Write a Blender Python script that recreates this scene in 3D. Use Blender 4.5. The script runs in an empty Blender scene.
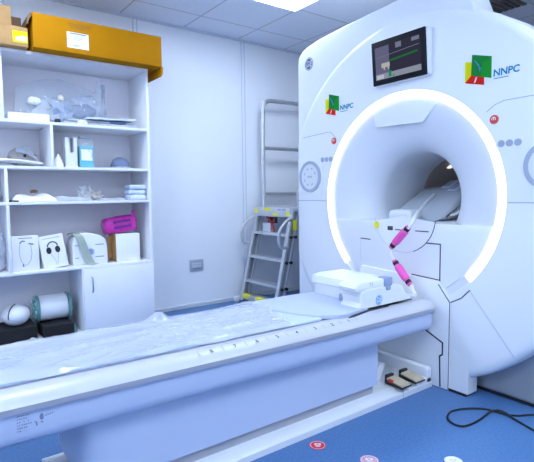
import bpy, bmesh, math, random
from mathutils import Vector, Matrix, noise
random.seed(7)
PI = math.pi
SC = bpy.context.scene
COL = SC.collection

# ------------------------------------------------------------------ camera
def make_camera():
    yaw, pitch, roll = math.radians(53.7), math.radians(4.6), math.radians(-0.62)
    F = Vector((math.cos(yaw)*math.cos(pitch), math.sin(yaw)*math.cos(pitch), -math.sin(pitch)))
    R0 = Vector((math.sin(yaw), -math.cos(yaw), 0)); U0 = R0.cross(F)
    R = R0*math.cos(roll) + U0*math.sin(roll); U = -R0*math.sin(roll) + U0*math.cos(roll)
    cd = bpy.data.cameras.new('camera'); co = bpy.data.objects.new('camera', cd); COL.objects.link(co)
    cd.sensor_width = 36.0; cd.sensor_fit = 'HORIZONTAL'; cd.lens = 475/534*36.0
    cd.clip_start = 0.02; cd.clip_end = 60
    m = Matrix((( R.x, U.x, -F.x, 0), (R.y, U.y, -F.y, 0), (R.z, U.z, -F.z, 1.1), (0, 0, 0, 1)))
    co.matrix_world = m
    SC.camera = co
make_camera()

# ------------------------------------------------------------------ world, exposure, lamp strengths
w = bpy.data.worlds.new('world'); SC.world = w; w.use_nodes = True
w.node_tree.nodes['Background'].inputs[0].default_value = (0.55, 0.66, 1.0, 1)
w.node_tree.nodes['Background'].inputs[1].default_value = 0.15
SC.view_settings.view_transform = 'Standard'; SC.view_settings.look = 'None'
SC.view_settings.gamma = 1.0; SC.view_settings.use_curve_mapping = False
SC.view_settings.exposure = 0.0
PANEL_EMIT = 24.5
RING_EMIT = 2.8
LIGHT_COL = (0.70, 0.835, 1.0)

# ------------------------------------------------------------------ helpers
def mat(name, col, rough=0.5, metal=0.0, spec=0.5, noise_amt=0.0, noise_scale=8.0, bump=0.0, bump_scale=60.0, coat=0.0, emit=None, emit_s=0.0, alpha=1.0, trans=0.0):
    m = bpy.data.materials.new(name); m.use_nodes = True
    nt = m.node_tree; b = nt.nodes['Principled BSDF']
    b.inputs['Base Color'].default_value = (*col, 1); b.inputs['Roughness'].default_value = rough
    b.inputs['Metallic'].default_value = metal; b.inputs['Specular IOR Level'].default_value = spec
    b.inputs['Coat Weight'].default_value = coat; b.inputs['Alpha'].default_value = alpha
    b.inputs['Transmission Weight'].default_value = trans
    if emit:
        b.inputs['Emission Color'].default_value = (*emit, 1); b.inputs['Emission Strength'].default_value = emit_s
    if noise_amt or bump:
        tc = nt.nodes.new('ShaderNodeTexCoord')
    if noise_amt:
        n = nt.nodes.new('ShaderNodeTexNoise'); n.inputs['Scale'].default_value = noise_scale; n.inputs['Detail'].default_value = 4
        r = nt.nodes.new('ShaderNodeValToRGB')
        r.color_ramp.elements[0].position = 0.3; r.color_ramp.elements[1].position = 0.7
        lo = [max(0, c*(1-noise_amt)) for c in col]; hi = [min(1, c*(1+noise_amt)) for c in col]
        r.color_ramp.elements[0].color = (*lo, 1); r.color_ramp.elements[1].color = (*hi, 1)
        nt.links.new(tc.outputs['Object'], n.inputs['Vector']); nt.links.new(n.outputs['Fac'], r.inputs['Fac'])
        nt.links.new(r.outputs['Color'], b.inputs['Base Color'])
    if bump:
        n2 = nt.nodes.new('ShaderNodeTexNoise'); n2.inputs['Scale'].default_value = bump_scale; n2.inputs['Detail'].default_value = 3
        bp = nt.nodes.new('ShaderNodeBump'); bp.inputs['Strength'].default_value = bump; bp.inputs['Distance'].default_value = 0.01
        nt.links.new(tc.outputs['Object'], n2.inputs['Vector']); nt.links.new(n2.outputs['Fac'], bp.inputs['Height'])
        nt.links.new(bp.outputs['Normal'], b.inputs['Normal'])
    return m

def film(name, col, clear=0.5, rough=0.18):
    m = bpy.data.materials.new(name); m.use_nodes = True
    nt = m.node_tree; b = nt.nodes['Principled BSDF']; out = nt.nodes['Material Output']
    b.inputs['Base Color'].default_value = (*col, 1); b.inputs['Roughness'].default_value = rough
    b.inputs['Specular IOR Level'].default_value = 0.9
    t = nt.nodes.new('ShaderNodeBsdfTransparent'); mx = nt.nodes.new('ShaderNodeMixShader')
    mx.inputs[0].default_value = clear
    nt.links.new(b.outputs[0], mx.inputs[1]); nt.links.new(t.outputs[0], mx.inputs[2]); nt.links.new(mx.outputs[0], out.inputs[0])
    return m

def emitter(name, col, s):
    m = bpy.data.materials.new(name); m.use_nodes = True
    nt = m.node_tree; nt.nodes.clear()
    e = nt.nodes.new('ShaderNodeEmission'); e.inputs[0].default_value = (*col, 1); e.inputs[1].default_value = s
    o = nt.nodes.new('ShaderNodeOutputMaterial'); nt.links.new(e.outputs[0], o.inputs[0])
    return m

def obj(name, bm, m, parent=None, ang=35):
    bmesh.ops.recalc_face_normals(bm, faces=bm.faces)
    me = bpy.data.meshes.new(name)
    if parent is not None:
        base = parent
        off = Vector((0, 0, 0))
        while base is not None:
            off += base.location; base = base.parent
        for v in bm.verts: v.co -= off
    bm.to_mesh(me); bm.free()
    me.materials.append(m)
    me.polygons.foreach_set('use_smooth', [True]*len(me.polygons))
    me.set_sharp_from_angle(angle=math.radians(ang))
    o = bpy.data.objects.new(name, me); COL.objects.link(o)
    if parent is not None: o.parent = parent
    return o

def tag(o, label, cat, group=None, kind=None):
    o['label'] = label; o['category'] = cat
    if group: o['group'] = group
    if kind: o['kind'] = kind
    return o

def thing(name, label, cat, loc=(0, 0, 0), group=None):
    o = bpy.data.objects.new(name, None); COL.objects.link(o); o.location = loc
    o.empty_display_size = 0.05
    return tag(o, label, cat, group)

def struct(name, bm, m, parent=None):
    o = obj(name, bm, m, parent)
    if parent is None: o['kind'] = 'structure'
    return o

def B(): return bmesh.new()

def bx(bm, x0, x1, y0, y1, z0, z1, b=0.0, seg=2, M=None):
    vs = bmesh.ops.create_cube(bm, size=1)['verts']
    for v in vs:
        v.co = Vector(((x0+x1)/2 + v.co.x*(x1-x0), (y0+y1)/2 + v.co.y*(y1-y0), (z0+z1)/2 + v.co.z*(z1-z0)))
    if b > 0:
        es = list({e for v in vs for e in v.link_edges})
        r = bmesh.ops.bevel(bm, geom=es, offset=b, segments=seg, affect='EDGES', profile=0.5)
        vs = list({v for f in r['faces'] for v in f.verts})
    if M is not None:
        for v in vs: v.co = M @ v.co
    return bm

def rotz(cx, cy, a, cz=0):
    return Matrix.Translation((cx, cy, cz)) @ Matrix.Rotation(a, 4, 'Z') @ Matrix.Translation((-cx, -cy, -cz))

def rot(c, a, ax):
    c = Vector(c)
    return Matrix.Translation(c) @ Matrix.Rotation(a, 4, ax) @ Matrix.Translation(-c)

def P3(ax, t, p):
    if ax == 'x': return Vector((t, p[0], p[1]))
    if ax == 'y': return Vector((p[0], t, p[1]))
    return Vector((p[0], p[1], t))

def prism(bm, pts, ax, a, b, bevel=0.0, seg=2, M=None):
    va = [bm.verts.new(P3(ax, a, p)) for p in pts]; vb = [bm.verts.new(P3(ax, b, p)) for p in pts]
    n = len(pts); fs = [bm.faces.new(va), bm.faces.new(list(reversed(vb)))]
    for i in range(n):
        fs.append(bm.faces.new((va[i], vb[i], vb[(i+1) % n], va[(i+1) % n])))
    vs = va+vb
    if bevel:
        es = list({e for f in fs[:2] for e in f.edges})
        bmesh.ops.recalc_face_normals(bm, faces=fs)
        r = bmesh.ops.bevel(bm, geom=es, offset=bevel, segments=seg, affect='EDGES', profile=0.5)
        vs = list({v for f in r['faces'] for v in f.verts} | {v for v in vs if v.is_valid})
    if M is not None:
        for v in vs: v.co = M @ v.co
    return bm

def lathe(bm, prof, ax, c, n=48, a0=0.0, a1=2*PI, close=False):
    """prof: list of (radius, along-axis offset) from c"""
    full = abs(a1-a0-2*PI) < 1e-6
    rings = []
    k = n if full else n+1
    for r, t in prof:
        ring = []
        for i in range(k):
            a = a0+(a1-a0)*i/n
            u, v = r*math.cos(a), r*math.sin(a)
            if ax == 'x': p = Vector((c[0]+t, c[1]+u, c[2]+v))
            elif ax == 'y': p = Vector((c[0]+u, c[1]+t, c[2]+v))
            else: p = Vector((c[0]+u, c[1]+v, c[2]+t))
            ring.append(bm.verts.new(p))
        rings.append(ring)
    m = len(rings)
    for j in range(m if close else m-1):
        A, Bq = rings[j], rings[(j+1) % m]
        for i in range(n):
            bm.faces.new((A[i], A[(i+1) % k], Bq[(i+1) % k], Bq[i]))
    if not close and full:
        if prof[0][0] > 1e-4: bm.faces.new(rings[0])
        if prof[-1][0] > 1e-4: bm.faces.new(list(reversed(rings[-1])))
    if close and not full:
        bm.faces.new([rg[0] for rg in rings]); bm.faces.new([rg[-1] for rg in reversed(rings)])
    bmesh.ops.remove_doubles(bm, verts=[v for rg in rings for v in rg], dist=1e-6)
    return bm

def shell(bm, prof, ax, c, n=48):
    """open lathe without end caps"""
    rings = []
    for r, t in prof:
        ring = []
        for i in range(n):
            a = 2*PI*i/n; u, v = r*math.cos(a), r*math.sin(a)
            p = (c[0]+t, c[1]+u, c[2]+v) if ax == 'x' else ((c[0]+u, c[1]+t, c[2]+v) if ax == 'y' else (c[0]+u, c[1]+v, c[2]+t))
            ring.append(bm.verts.new(p))
        rings.append(ring)
    for j in range(len(rings)-1):
        for i in range(n):
            bm.faces.new((rings[j][i], rings[j][(i+1) % n], rings[j+1][(i+1) % n], rings[j+1][i]))
    return bm

def smooth(pts, k=6):
    P = [Vector(p) for p in pts]; out = []
    for i in range(len(P)-1):
        p0 = P[max(i-1, 0)]; p1 = P[i]; p2 = P[i+1]; p3 = P[min(i+2, len(P)-1)]
        for s in range(k):
            t = s/k
            out.append(0.5*((2*p1)+(-p0+p2)*t+(2*p0-5*p1+4*p2-p3)*t*t+(-p0+3*p1-3*p2+p3)*t**3))
    out.append(P[-1]); return out

def tube(bm, pts, r, n=8, closed=False):
    P = [Vector(p) for p in pts]; N = len(P)
    T = []
    for i in range(N):
        a = P[(i-1) % N] if (closed or i > 0) else P[i]; b = P[(i+1) % N] if (closed or i < N-1) else P[i]
        T.append((b-a).normalized())
    up = Vector((0, 0, 1)) if abs(T[0].z) < 0.9 else Vector((1, 0, 0))
    u = T[0].cross(up).normalized(); rings = []
    for i in range(N):
        u = (u - T[i]*u.dot(T[i])).normalized(); v = T[i].cross(u)
        rr = r[i] if isinstance(r, (list, tuple)) else r
        rings.append([bm.verts.new(P[i]+(u*math.cos(2*PI*k/n)+v*math.sin(2*PI*k/n))*rr) for k in range(n)])
    for j in range(N if closed else N-1):
        A, Bq = rings[j], rings[(j+1) % N]
        for k in range(n): bm.faces.new((A[k], A[(k+1) % n], Bq[(k+1) % n], Bq[k]))
    if not closed:
        bm.faces.new(list(reversed(rings[0]))); bm.faces.new(rings[-1])
    return bm

def blob(bm, c, s, amt=0.2, freq=3.0, sub=3, seed=0, flat=None):
    vs = bmesh.ops.create_icosphere(bm, subdivisions=sub, radius=1)['verts']
    for v in vs:
        d = v.co.normalized()
        k = 1+amt*noise.noise(d*freq+Vector((seed*3.1, seed*1.7, seed)))+amt*0.5*noise.noise(d*freq*2.7+Vector((seed, seed*2.3, 0)))
        p = Vector((d.x*s[0]*k, d.y*s[1]*k, d.z*s[2]*k))
        if flat is not None and p.z < flat: p.z = flat
        v.co = Vector(c)+p
    return bm

def sheet(bm, nx, ny, fn):
    g = [[bm.verts.new(fn(i/nx, j/ny)) for j in range(ny+1)] for i in range(nx+1)]
    for i in range(nx):
        for j in range(ny): bm.faces.new((g[i][j], g[i+1][j], g[i+1][j+1], g[i][j+1]))
    return bm

def thicken(bm, t):
    bmesh.ops.recalc_face_normals(bm, faces=bm.faces)
    bmesh.ops.solidify(bm, geom=list(bm.faces), thickness=t)
    return bm

def quad(bm, o, u, v, a0, a1, b0, b1, t=0.0012):
    """thin plate on plane o + u*a + v*b"""
    o, u, v = Vector(o), Vector(u), Vector(v); n = u.cross(v).normalized()
    q = [(a0, b0), (a1, b0), (a1, b1), (a0, b1)]
    lo = [bm.verts.new(o+u*a+v*b) for a, b in q]; hi = [bm.verts.new(o+u*a+v*b+n*t) for a, b in q]
    bm.faces.new(list(reversed(lo))); bm.faces.new(hi)
    for i in range(4): bm.faces.new((lo[i], lo[(i+1) % 4], hi[(i+1) % 4], hi[i]))
    return bm

def poly(bm, o, u, v, pts, t=0.0012):
    o, u, v = Vector(o), Vector(u), Vector(v); n = u.cross(v).normalized()
    lo = [bm.verts.new(o+u*a+v*b) for a, b in pts]; hi = [bm.verts.new(o+u*a+v*b+n*t) for a, b in pts]
    bm.faces.new(list(reversed(lo))); bm.faces.new(hi); k = len(pts)
    for i in range(k): bm.faces.new((lo[i], lo[(i+1) % k], hi[(i+1) % k], hi[i]))
    return bm

def circ(r, n=24, cx=0, cy=0, sy=1.0):
    return [(cx+r*math.cos(2*PI*i/n), cy+r*sy*math.sin(2*PI*i/n)) for i in range(n)]

def ringpoly(bm, o, u, v, r0, r1, t=0.002, n=40, a0=0, a1=2*PI):
    o, u, v = Vector(o), Vector(u), Vector(v); nn = u.cross(v).normalized()
    full = abs(a1-a0-2*PI) < 1e-6; k = n if full else n+1
    R = []
    for r, h in ((r0, 0), (r1, 0), (r1, t), (r0, t)):
        R.append([bm.verts.new(o+u*(r*math.cos(a0+(a1-a0)*i/n))+v*(r*math.sin(a0+(a1-a0)*i/n))+nn*h) for i in range(k)])
    for j in range(4):
        A, Bq = R[j], R[(j+1) % 4]
        for i in range(n): bm.faces.new((A[i], A[(i+1) % k], Bq[(i+1) % k], Bq[i]))
    return bm

def strip(bm, o, u, v, pts, wd, t=0.0012):
    """polyline of given width on plane"""
    for (a, b), (c, d) in zip(pts[:-1], pts[1:]):
        L = math.hypot(c-a, d-b)
        if L < 1e-6: continue
        ex, ey = (c-a)/L, (d-b)/L
        px, py = -ey*wd/2, ex*wd/2
        a2, b2, c2, d2 = a-ex*wd*.3, b-ey*wd*.3, c+ex*wd*.3, d+ey*wd*.3
        poly(bm, o, u, v, [(a2-px, b2-py), (c2-px, d2-py), (c2+px, d2+py), (a2+px, b2+py)], t)
    return bm

def text(bm, s, o, u, v, size, t=0.001, align='CENTER', shear=0.0, bold=0.0):
    cu = bpy.data.curves.new('t', 'FONT'); cu.body = s; cu.size = size; cu.align_x = align; cu.align_y = 'CENTER'; cu.shear = shear; cu.offset = bold
    cu.resolution_u = 3
    to = bpy.data.objects.new('t', cu); COL.objects.link(to)
    dg = bpy.context.evaluated_depsgraph_get(); dg.update()
    me = bpy.data.meshes.new_from_object(to.evaluated_get(dg))
    n0 = len(bm.verts); bm.from_mesh(me); bm.verts.ensure_lookup_table()
    o, u, v = Vector(o), Vector(u), Vector(v); n = u.cross(v).normalized()
    for q in list(bm.verts)[n0:]: q.co = o+u*q.co.x+v*q.co.y+n*t
    bpy.data.objects.remove(to); bpy.data.curves.remove(cu); bpy.data.meshes.remove(me)
    return bm

# ------------------------------------------------------------------ materials
M = {}
M['wall'] = mat('wall_paint', (0.86, 0.88, 0.93), 0.45, noise_amt=0.012, noise_scale=1.5, spec=0.35)
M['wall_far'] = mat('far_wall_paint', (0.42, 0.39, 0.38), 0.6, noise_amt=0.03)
M['joint'] = mat('wall_joint_strip', (0.62, 0.66, 0.76), 0.5)
M['skirt'] = mat('skirting_metal', (0.72, 0.75, 0.8), 0.4, noise_amt=0.02)
M['white'] = mat('white_plastic', (0.83, 0.845, 0.88), 0.33, noise_amt=0.008, noise_scale=2.0, spec=0.45)
M['white2'] = mat('white_gloss_plastic', (0.72, 0.74, 0.77), 0.3, noise_amt=0.008, noise_scale=3.0)
M['skirtpl'] = mat('table_skirt_plastic', (0.50, 0.56, 0.72), 0.4, noise_amt=0.01, noise_scale=2)
M['greypl'] = mat('grey_plastic', (0.42, 0.45, 0.53), 0.45, noise_amt=0.03)
M['lgrey'] = mat('light_grey_plastic', (0.58, 0.62, 0.70), 0.42, noise_amt=0.02)
M['dialring'] = mat('dial_ring_plastic', (0.38, 0.43, 0.53), 0.45, noise_amt=0.03)
M['bandgrey'] = mat('grey_edge_band', (0.40, 0.40, 0.44), 0.45, noise_amt=0.03)
M['seam'] = mat('seam_shadow_gap', (0.035, 0.04, 0.055), 0.7, noise_amt=0.05)
M['dark'] = mat('black_plastic', (0.015, 0.015, 0.018), 0.4, noise_amt=0.1)
M['foam'] = mat('black_foam', (0.012, 0.012, 0.015), 0.95, noise_amt=0.3, noise_scale=60, bump=0.6, bump_scale=220)
M['bore'] = mat('bore_liner', (0.72, 0.74, 0.79), 0.5, noise_amt=0.01)
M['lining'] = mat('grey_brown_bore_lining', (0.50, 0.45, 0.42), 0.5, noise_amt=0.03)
M['tabletop'] = mat('tabletop_plastic', (0.54, 0.55, 0.61), 0.3, noise_amt=0.01, noise_scale=3)
M['shelfback'] = mat('shelf_back_laminate', (0.90, 0.86, 0.91), 0.55, noise_amt=0.01, noise_scale=4)
M['shelf'] = mat('white_laminate', (0.86, 0.865, 0.91), 0.4, noise_amt=0.01, noise_scale=4)
M['chrome'] = mat('brushed_steel', (0.6, 0.62, 0.66), 0.28, metal=1.0, noise_amt=0.05, noise_scale=40)
M['alu'] = mat('ladder_aluminium', (0.66, 0.67, 0.70), 0.38, metal=0.75, noise_amt=0.05, noise_scale=30)
M['alu_d'] = mat('ladder_channel', (0.36, 0.38, 0.42), 0.5, metal=0.6, noise_amt=0.05, noise_scale=30)
M['yellow'] = mat('yellow_sticker', (0.85, 0.80, 0.02), 0.5, noise_amt=0.04)
M['amber'] = mat('amber_carton', (0.47, 0.19, 0.0), 0.8, spec=0.15, noise_amt=0.05, noise_scale=5, bump=0.05)
M['kraft'] = mat('kraft_carton', (0.46, 0.27, 0.115), 0.85, spec=0.2, noise_amt=0.08, noise_scale=14)
M['kraft_d'] = mat('brown_carton', (0.22, 0.13, 0.06), 0.8, noise_amt=0.08, noise_scale=14)
M['paper'] = mat('white_paper', (0.85, 0.85, 0.87), 0.7, noise_amt=0.02)
M['print'] = mat('black_print', (0.03, 0.03, 0.05), 0.6, noise_amt=0.05)
M['print_g'] = mat('grey_print', (0.22, 0.23, 0.28), 0.6, noise_amt=0.05)
M['rating'] = mat('faded_grey_print', (0.20, 0.22, 0.34), 0.6, noise_amt=0.05)
M['brownprint'] = mat('brown_print', (0.22, 0.10, 0.02), 0.6, noise_amt=0.05)
M['pink'] = mat('pink_sleeve', (0.86, 0.10, 0.46), 0.5, noise_amt=0.05, bump=0.1)
M['magenta'] = mat('magenta_pack', (0.62, 0.03, 0.36), 0.3, noise_amt=0.2, noise_scale=18)
M['purple'] = mat('purple_print', (0.22, 0.02, 0.28), 0.4, noise_amt=0.1)
M['teal'] = mat('teal_liquid', (0.01, 0.48, 0.56), 0.15, noise_amt=0.05)
M['clearpl'] = film('clear_plastic', (0.75, 0.82, 0.92), 0.80, 0.1)
M['tealpl'] = mat('green_clear_acrylic', (0.25, 0.55, 0.54), 0.1, noise_amt=0.1, trans=0.5)
M['film'] = film('plastic_film', (0.63, 0.66, 0.76), 0.45, 0.13)
M['bag'] = film('bag_film', (0.76, 0.82, 0.93), 0.70, 0.10)
M['coilshell'] = film('coil_shell_plastic', (0.72, 0.77, 0.86), 0.35, 0.2)
M['coilbody'] = mat('pale_coil_body', (0.74, 0.79, 0.88), 0.35, noise_amt=0.03)
M['pad'] = mat('pale_blue_pad', (0.46, 0.52, 0.69), 0.5, noise_amt=0.02, noise_scale=6)
M['mattress'] = mat('pale_mattress', (0.54, 0.62, 0.78), 0.5, noise_amt=0.02, noise_scale=6)
M['latch'] = mat('slate_latch', (0.28, 0.35, 0.52), 0.4, noise_amt=0.03)
M['geblue'] = mat('blue_badge', (0.03, 0.22, 0.62), 0.4, noise_amt=0.03)
M['gegrey'] = mat('slate_badge', (0.10, 0.14, 0.27), 0.4, noise_amt=0.03)
M['green'] = mat('green_print', (0.003, 0.20, 0.03), 0.6, spec=0.15, noise_amt=0.05)
M['green2'] = mat('bright_green_print', (0.005, 0.28, 0.02), 0.6, spec=0.15, noise_amt=0.05)
M['redp'] = mat('red_print', (0.70, 0.012, 0.005), 0.6, spec=0.15, noise_amt=0.05)
M['yelp'] = mat('yellow_print', (0.72, 0.66, 0.0), 0.6, spec=0.15, noise_amt=0.05)
M['tealp'] = mat('teal_print', (0.01, 0.25, 0.40), 0.6, spec=0.2, noise_amt=0.05)
M['coral'] = mat('coral_button', (0.72, 0.07, 0.05), 0.4, noise_amt=0.05)
M['beige'] = mat('beige_pedal', (0.62, 0.52, 0.35), 0.6, noise_amt=0.06, noise_scale=40)
M['red'] = mat('red_floor_vinyl', (0.72, 0.02, 0.04), 0.45, noise_amt=0.08, noise_scale=30)
M['palered'] = mat('worn_pink_vinyl', (0.66, 0.34, 0.42), 0.5, noise_amt=0.15, noise_scale=40)
M['rubber'] = mat('black_rubber', (0.008, 0.008, 0.01), 0.5, noise_amt=0.1)
M['strapg'] = mat('grey_green_strap', (0.36, 0.42, 0.36), 0.8, noise_amt=0.06, noise_scale=40, bump=0.2)
M['tan'] = mat('tan_mesh_cloth', (0.50, 0.46, 0.44), 0.9, noise_amt=0.2, noise_scale=50, bump=0.4)
M['greycloth'] = mat('grey_cloth', (0.46, 0.49, 0.56), 0.9, noise_amt=0.15, noise_scale=20, bump=0.3)
M['bluecloth'] = mat('slate_blue_cloth', (0.17, 0.21, 0.33), 0.8, noise_amt=0.12, noise_scale=15)
M['palecloth'] = mat('pale_blue_cloth', (0.62, 0.70, 0.84), 0.8, noise_amt=0.08, noise_scale=20, bump=0.2)
M['slate'] = mat('slate_tubing', (0.27, 0.34, 0.48), 0.4, noise_amt=0.25, noise_scale=14)
M['palegrey'] = mat('pale_grey_cloth', (0.62, 0.62, 0.64), 0.85, noise_amt=0.1, noise_scale=20, bump=0.2)
M['cream'] = mat('cream_plastic', (0.80, 0.74, 0.62), 0.6, noise_amt=0.05)

def floor_mat():
    m = bpy.data.materials.new('blue_vinyl_floor'); m.use_nodes = True; nt = m.node_tree; b = nt.nodes['Principled BSDF']
    tc = nt.nodes.new('ShaderNodeTexCoord')
    n = nt.nodes.new('ShaderNodeTexNoise'); n.inputs['Scale'].default_value = 90; n.inputs['Detail'].default_value = 6
    r = nt.nodes.new('ShaderNodeValToRGB')
    r.color_ramp.elements[0].position = 0.35; r.color_ramp.elements[0].color = (0.065, 0.160, 0.36, 1)
    r.color_ramp.elements[1].position = 0.68; r.color_ramp.elements[1].color = (0.090, 0.205, 0.43, 1)
    nt.links.new(tc.outputs['Object'], n.inputs['Vector']); nt.links.new(n.outputs['Fac'], r.inputs['Fac']); nt.links.new(r.outputs['Color'], b.inputs['Base Color'])
    b.inputs['Roughness'].default_value = 0.42; b.inputs['Specular IOR Level'].default_value = 0.35
    return m
def ceil_mat():
    # 0.595 m mineral tiles in a T-bar grid
    m = bpy.data.materials.new('ceiling_tiles'); m.use_nodes = True; nt = m.node_tree; b = nt.nodes['Principled BSDF']
    tc = nt.nodes.new('ShaderNodeTexCoord'); sep = nt.nodes.new('ShaderNodeSeparateXYZ'); nt.links.new(tc.outputs['Object'], sep.inputs[0])
    def line(axis, off):
        a = nt.nodes.new('ShaderNodeMath'); a.operation = 'SUBTRACT'; a.inputs[1].default_value = off; nt.links.new(sep.outputs[axis], a.inputs[0])
        w = nt.nodes.new('ShaderNodeMath'); w.operation = 'PINGPONG'; w.inputs[1].default_value = 0.595/2; nt.links.new(a.outputs[0], w.inputs[0])
        c = nt.nodes.new('ShaderNodeMath'); c.operation = 'LESS_THAN'; c.inputs[1].default_value = 0.007; nt.links.new(w.outputs[0], c.inputs[0]); return c
    l1, l2 = line(0, 2.07), line(1, 3.745)
    mx = nt.nodes.new('ShaderNodeMath'); mx.operation = 'MAXIMUM'; nt.links.new(l1.outputs[0], mx.inputs[0]); nt.links.new(l2.outputs[0], mx.inputs[1])
    n = nt.nodes.new('ShaderNodeTexNoise'); n.inputs['Scale'].default_value = 120
    r = nt.nodes.new('ShaderNodeValToRGB'); r.color_ramp.elements[0].position = 0.3; r.color_ramp.elements[1].position = 0.7
    r.color_ramp.elements[0].color = (0.77, 0.81, 0.93, 1); r.color_ramp.elements[1].color = (0.83, 0.87, 0.97, 1)
    nt.links.new(tc.outputs['Object'], n.inputs['Vector']); nt.links.new(n.outputs['Fac'], r.inputs['Fac'])
    mix = nt.nodes.new('ShaderNodeMix'); mix.data_type = 'RGBA'; nt.links.new(mx.outputs[0], mix.inputs['Factor'])
    nt.links.new(r.outputs['Color'], mix.inputs['A']); mix.inputs['B'].default_value = (0.52, 0.53, 0.57, 1)
    nt.links.new(mix.outputs['Result'], b.inputs['Base Color']); b.inputs['Roughness'].default_value = 0.8
    return m
M['floor'] = floor_mat(); M['ceil'] = ceil_mat()

# ------------------------------------------------------------------ room
X0, X1, Y0, Y1, H = -1.6, 4.9, -1.5, 4.09, 2.63
struct('floor', bx(B(), X0-.1, X1+.1, Y0-.1, Y1+.1, -0.08, 0), M['floor'])
struct('ceiling', bx(B(), X0-.1, X1+.1, Y0-.1, Y1+.1, H, H+.08), M['ceil'])
struct('wall_back', bx(B(), X0-.1, X1+.1, Y1, Y1+.1, 0, H), M['wall'])
struct('wall_left', bx(B(), X0-.1, X0, Y0, Y1, 0, H), M['wall'])
struct('wall_front', bx(B(), X0-.1, X1+.1, Y0-.1, Y0, 0, H), M['wall'])
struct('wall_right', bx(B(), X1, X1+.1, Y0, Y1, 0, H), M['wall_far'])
b = B(); bx(b, X0, X1, Y1-.012, Y1, 0.0, 0.012, .002); bx(b, X0, X1, Y1-.010, Y1, 0.016, 0.040, .002); struct('baseboard_back', b, M['skirt'])
for k, xx in enumerate((0.58, 1.606, 2.722, 3.76)):
    b = B()
    for s in (-.018, .018): bx(b, xx+s-.004, xx+s+.004, Y1-.005, Y1, 0.04, H, 0)
    struct('trim_%d' % (k+1), b, M['joint'])
b = B(); bx(b, X0, X1, Y1-.02, Y1, H-.018, H, 0); struct('trim_5', b, M['joint'])

def ceiling_light(x0, y0, label, grp='square panel lights in the ceiling'):
    x1, y1 = x0+.585, y0+.585
    t = thing('ceiling_light', label, 'ceiling light', ((x0+x1)/2, (y0+y1)/2, H-.02), grp)
    f = B()
    for a in ((x0, x1, y0, y0+.012), (x0, x1, y1-.012, y1), (x0, x0+.012, y0, y1), (x1-.012, x1, y0, y1)):
        bx(f, *a, H-.014, H+.0, .002)
    obj('frame', f, M['white'], t)
    obj('diffuser', bx(B(), x0+.012, x1-.012, y0+.012, y1-.012, H-.008, H-.001), MLIGHT, t)
MLIGHT = emitter('panel_light', LIGHT_COL, PANEL_EMIT)
ceiling_light(2.075, 2.602, 'bright square ceiling panel light above the ladder and the scanner')
for i, (a, c) in enumerate(((0.29, 2.602), (2.075, -.373), (0.29, -.373), (-1.495, 2.602), (-1.495, .817), (-.90, -.968), (1.48, -.968))):  # unseen panels, added to bring the room up to brightness
    ceiling_light(a, c, 'unseen square ceiling panel light added over the open floor to brighten the room', 'added ceiling panels out of view')
# dark vent in the ceiling beyond the scanner
t = thing('ceiling_vent', 'dark brown ceiling vent beyond the top of the scanner', 'vent', (3.93, 2.08, H-.02))
obj('frame', bx(B(), 3.72, 4.10, 1.93, 2.30, H-.02, H, .004), M['lgrey'], t)
b = B()
for k in range(7): bx(b, 3.74, 4.08, 1.955+k*.05, 1.99+k*.05, H-.03, H-.018, .001)
obj('slat', b, mat('dark_vent', (0.10, 0.08, 0.075), 0.7, noise_amt=.1), t)

# wall socket
t = thing('wall_socket', 'small grey electrical socket plate on the white back wall', 'socket', (2.147, Y1, .41))
obj('plate', bx(B(), 2.075, 2.222, Y1-.012, Y1, .355, .462, .004), M['greypl'], t)
obj('outlet', bx(B(), 2.100, 2.196, Y1-.017, Y1-.010, .385, .440, .004), M['lgrey'], t)
b = B(); quad(b, (0, Y1-.0175, 0), (1, 0, 0), (0, 0, 1), 2.10, 2.196, .374, .382, .0015); quad(b, (0, Y1-.0175, 0), (1, 0, 0), (0, 0, 1), 2.11, 2.19, .437, .441, .0015)
for k in range(3): bx(b, 2.118+k*.028, 2.126+k*.028, Y1-.0195, Y1-.016, .412, .420)
obj('slot', b, M['print_g'], t)

# ------------------------------------------------------------------ MRI scanner
CY, CZ, XF = 1.80, 1.055, 2.31
UY, UZ = Vector((0, -1, 0)), Vector((0, 0, 1))          # in the face plane as seen from the table: right, up ; normal = -x
G = thing('mri_scanner', 'large white ring-shaped scanner with glowing circular light around its bore', 'MRI scanner', (2.9, CY, 0))
YL = 2.738
def face_limit(a, R):
    c, s = math.cos(a), math.sin(a)
    if c > 0 and R*c > YL-CY: R = (YL-CY)/c
    if s < 0 and R*-s > CZ-.01: R = (CZ-.01)/-s
    return R
def face_panel():
    bm = B(); n = 160
    prof = [(None, .62, .03), (None, .62, .0)]
    rings = []
    for (k, x) in ((0.0, 0.03), (0.0, 0.0), (0.5, 0.0), (1.0, 0.0), (1.018, .004), (1.034, .014), (1.043, .03), (1.047, .06), (1.05, .20)):
        ring = []
        for i in range(n):
            a = 2*PI*i/n
            Ro = face_limit(a, 1.005); R = .615+(Ro-.615)*min(k, 1.0)
            if k > 1: R = Ro*(1 + (k-1)*1.15)
            ring.append(bm.verts.new((XF+x, min(YL+.004, CY+R*math.cos(a)), max(.008, CZ+R*math.sin(a)))))
        rings.append(ring)
    for j in range(len(rings)-1):
        for i in range(n): bm.faces.new((rings[j][i], rings[j][(i+1) % n], rings[j+1][(i+1) % n], rings[j+1][i]))
    return bm
FP = obj('face_panel', face_panel(), M['white'], G, 50)
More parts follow.
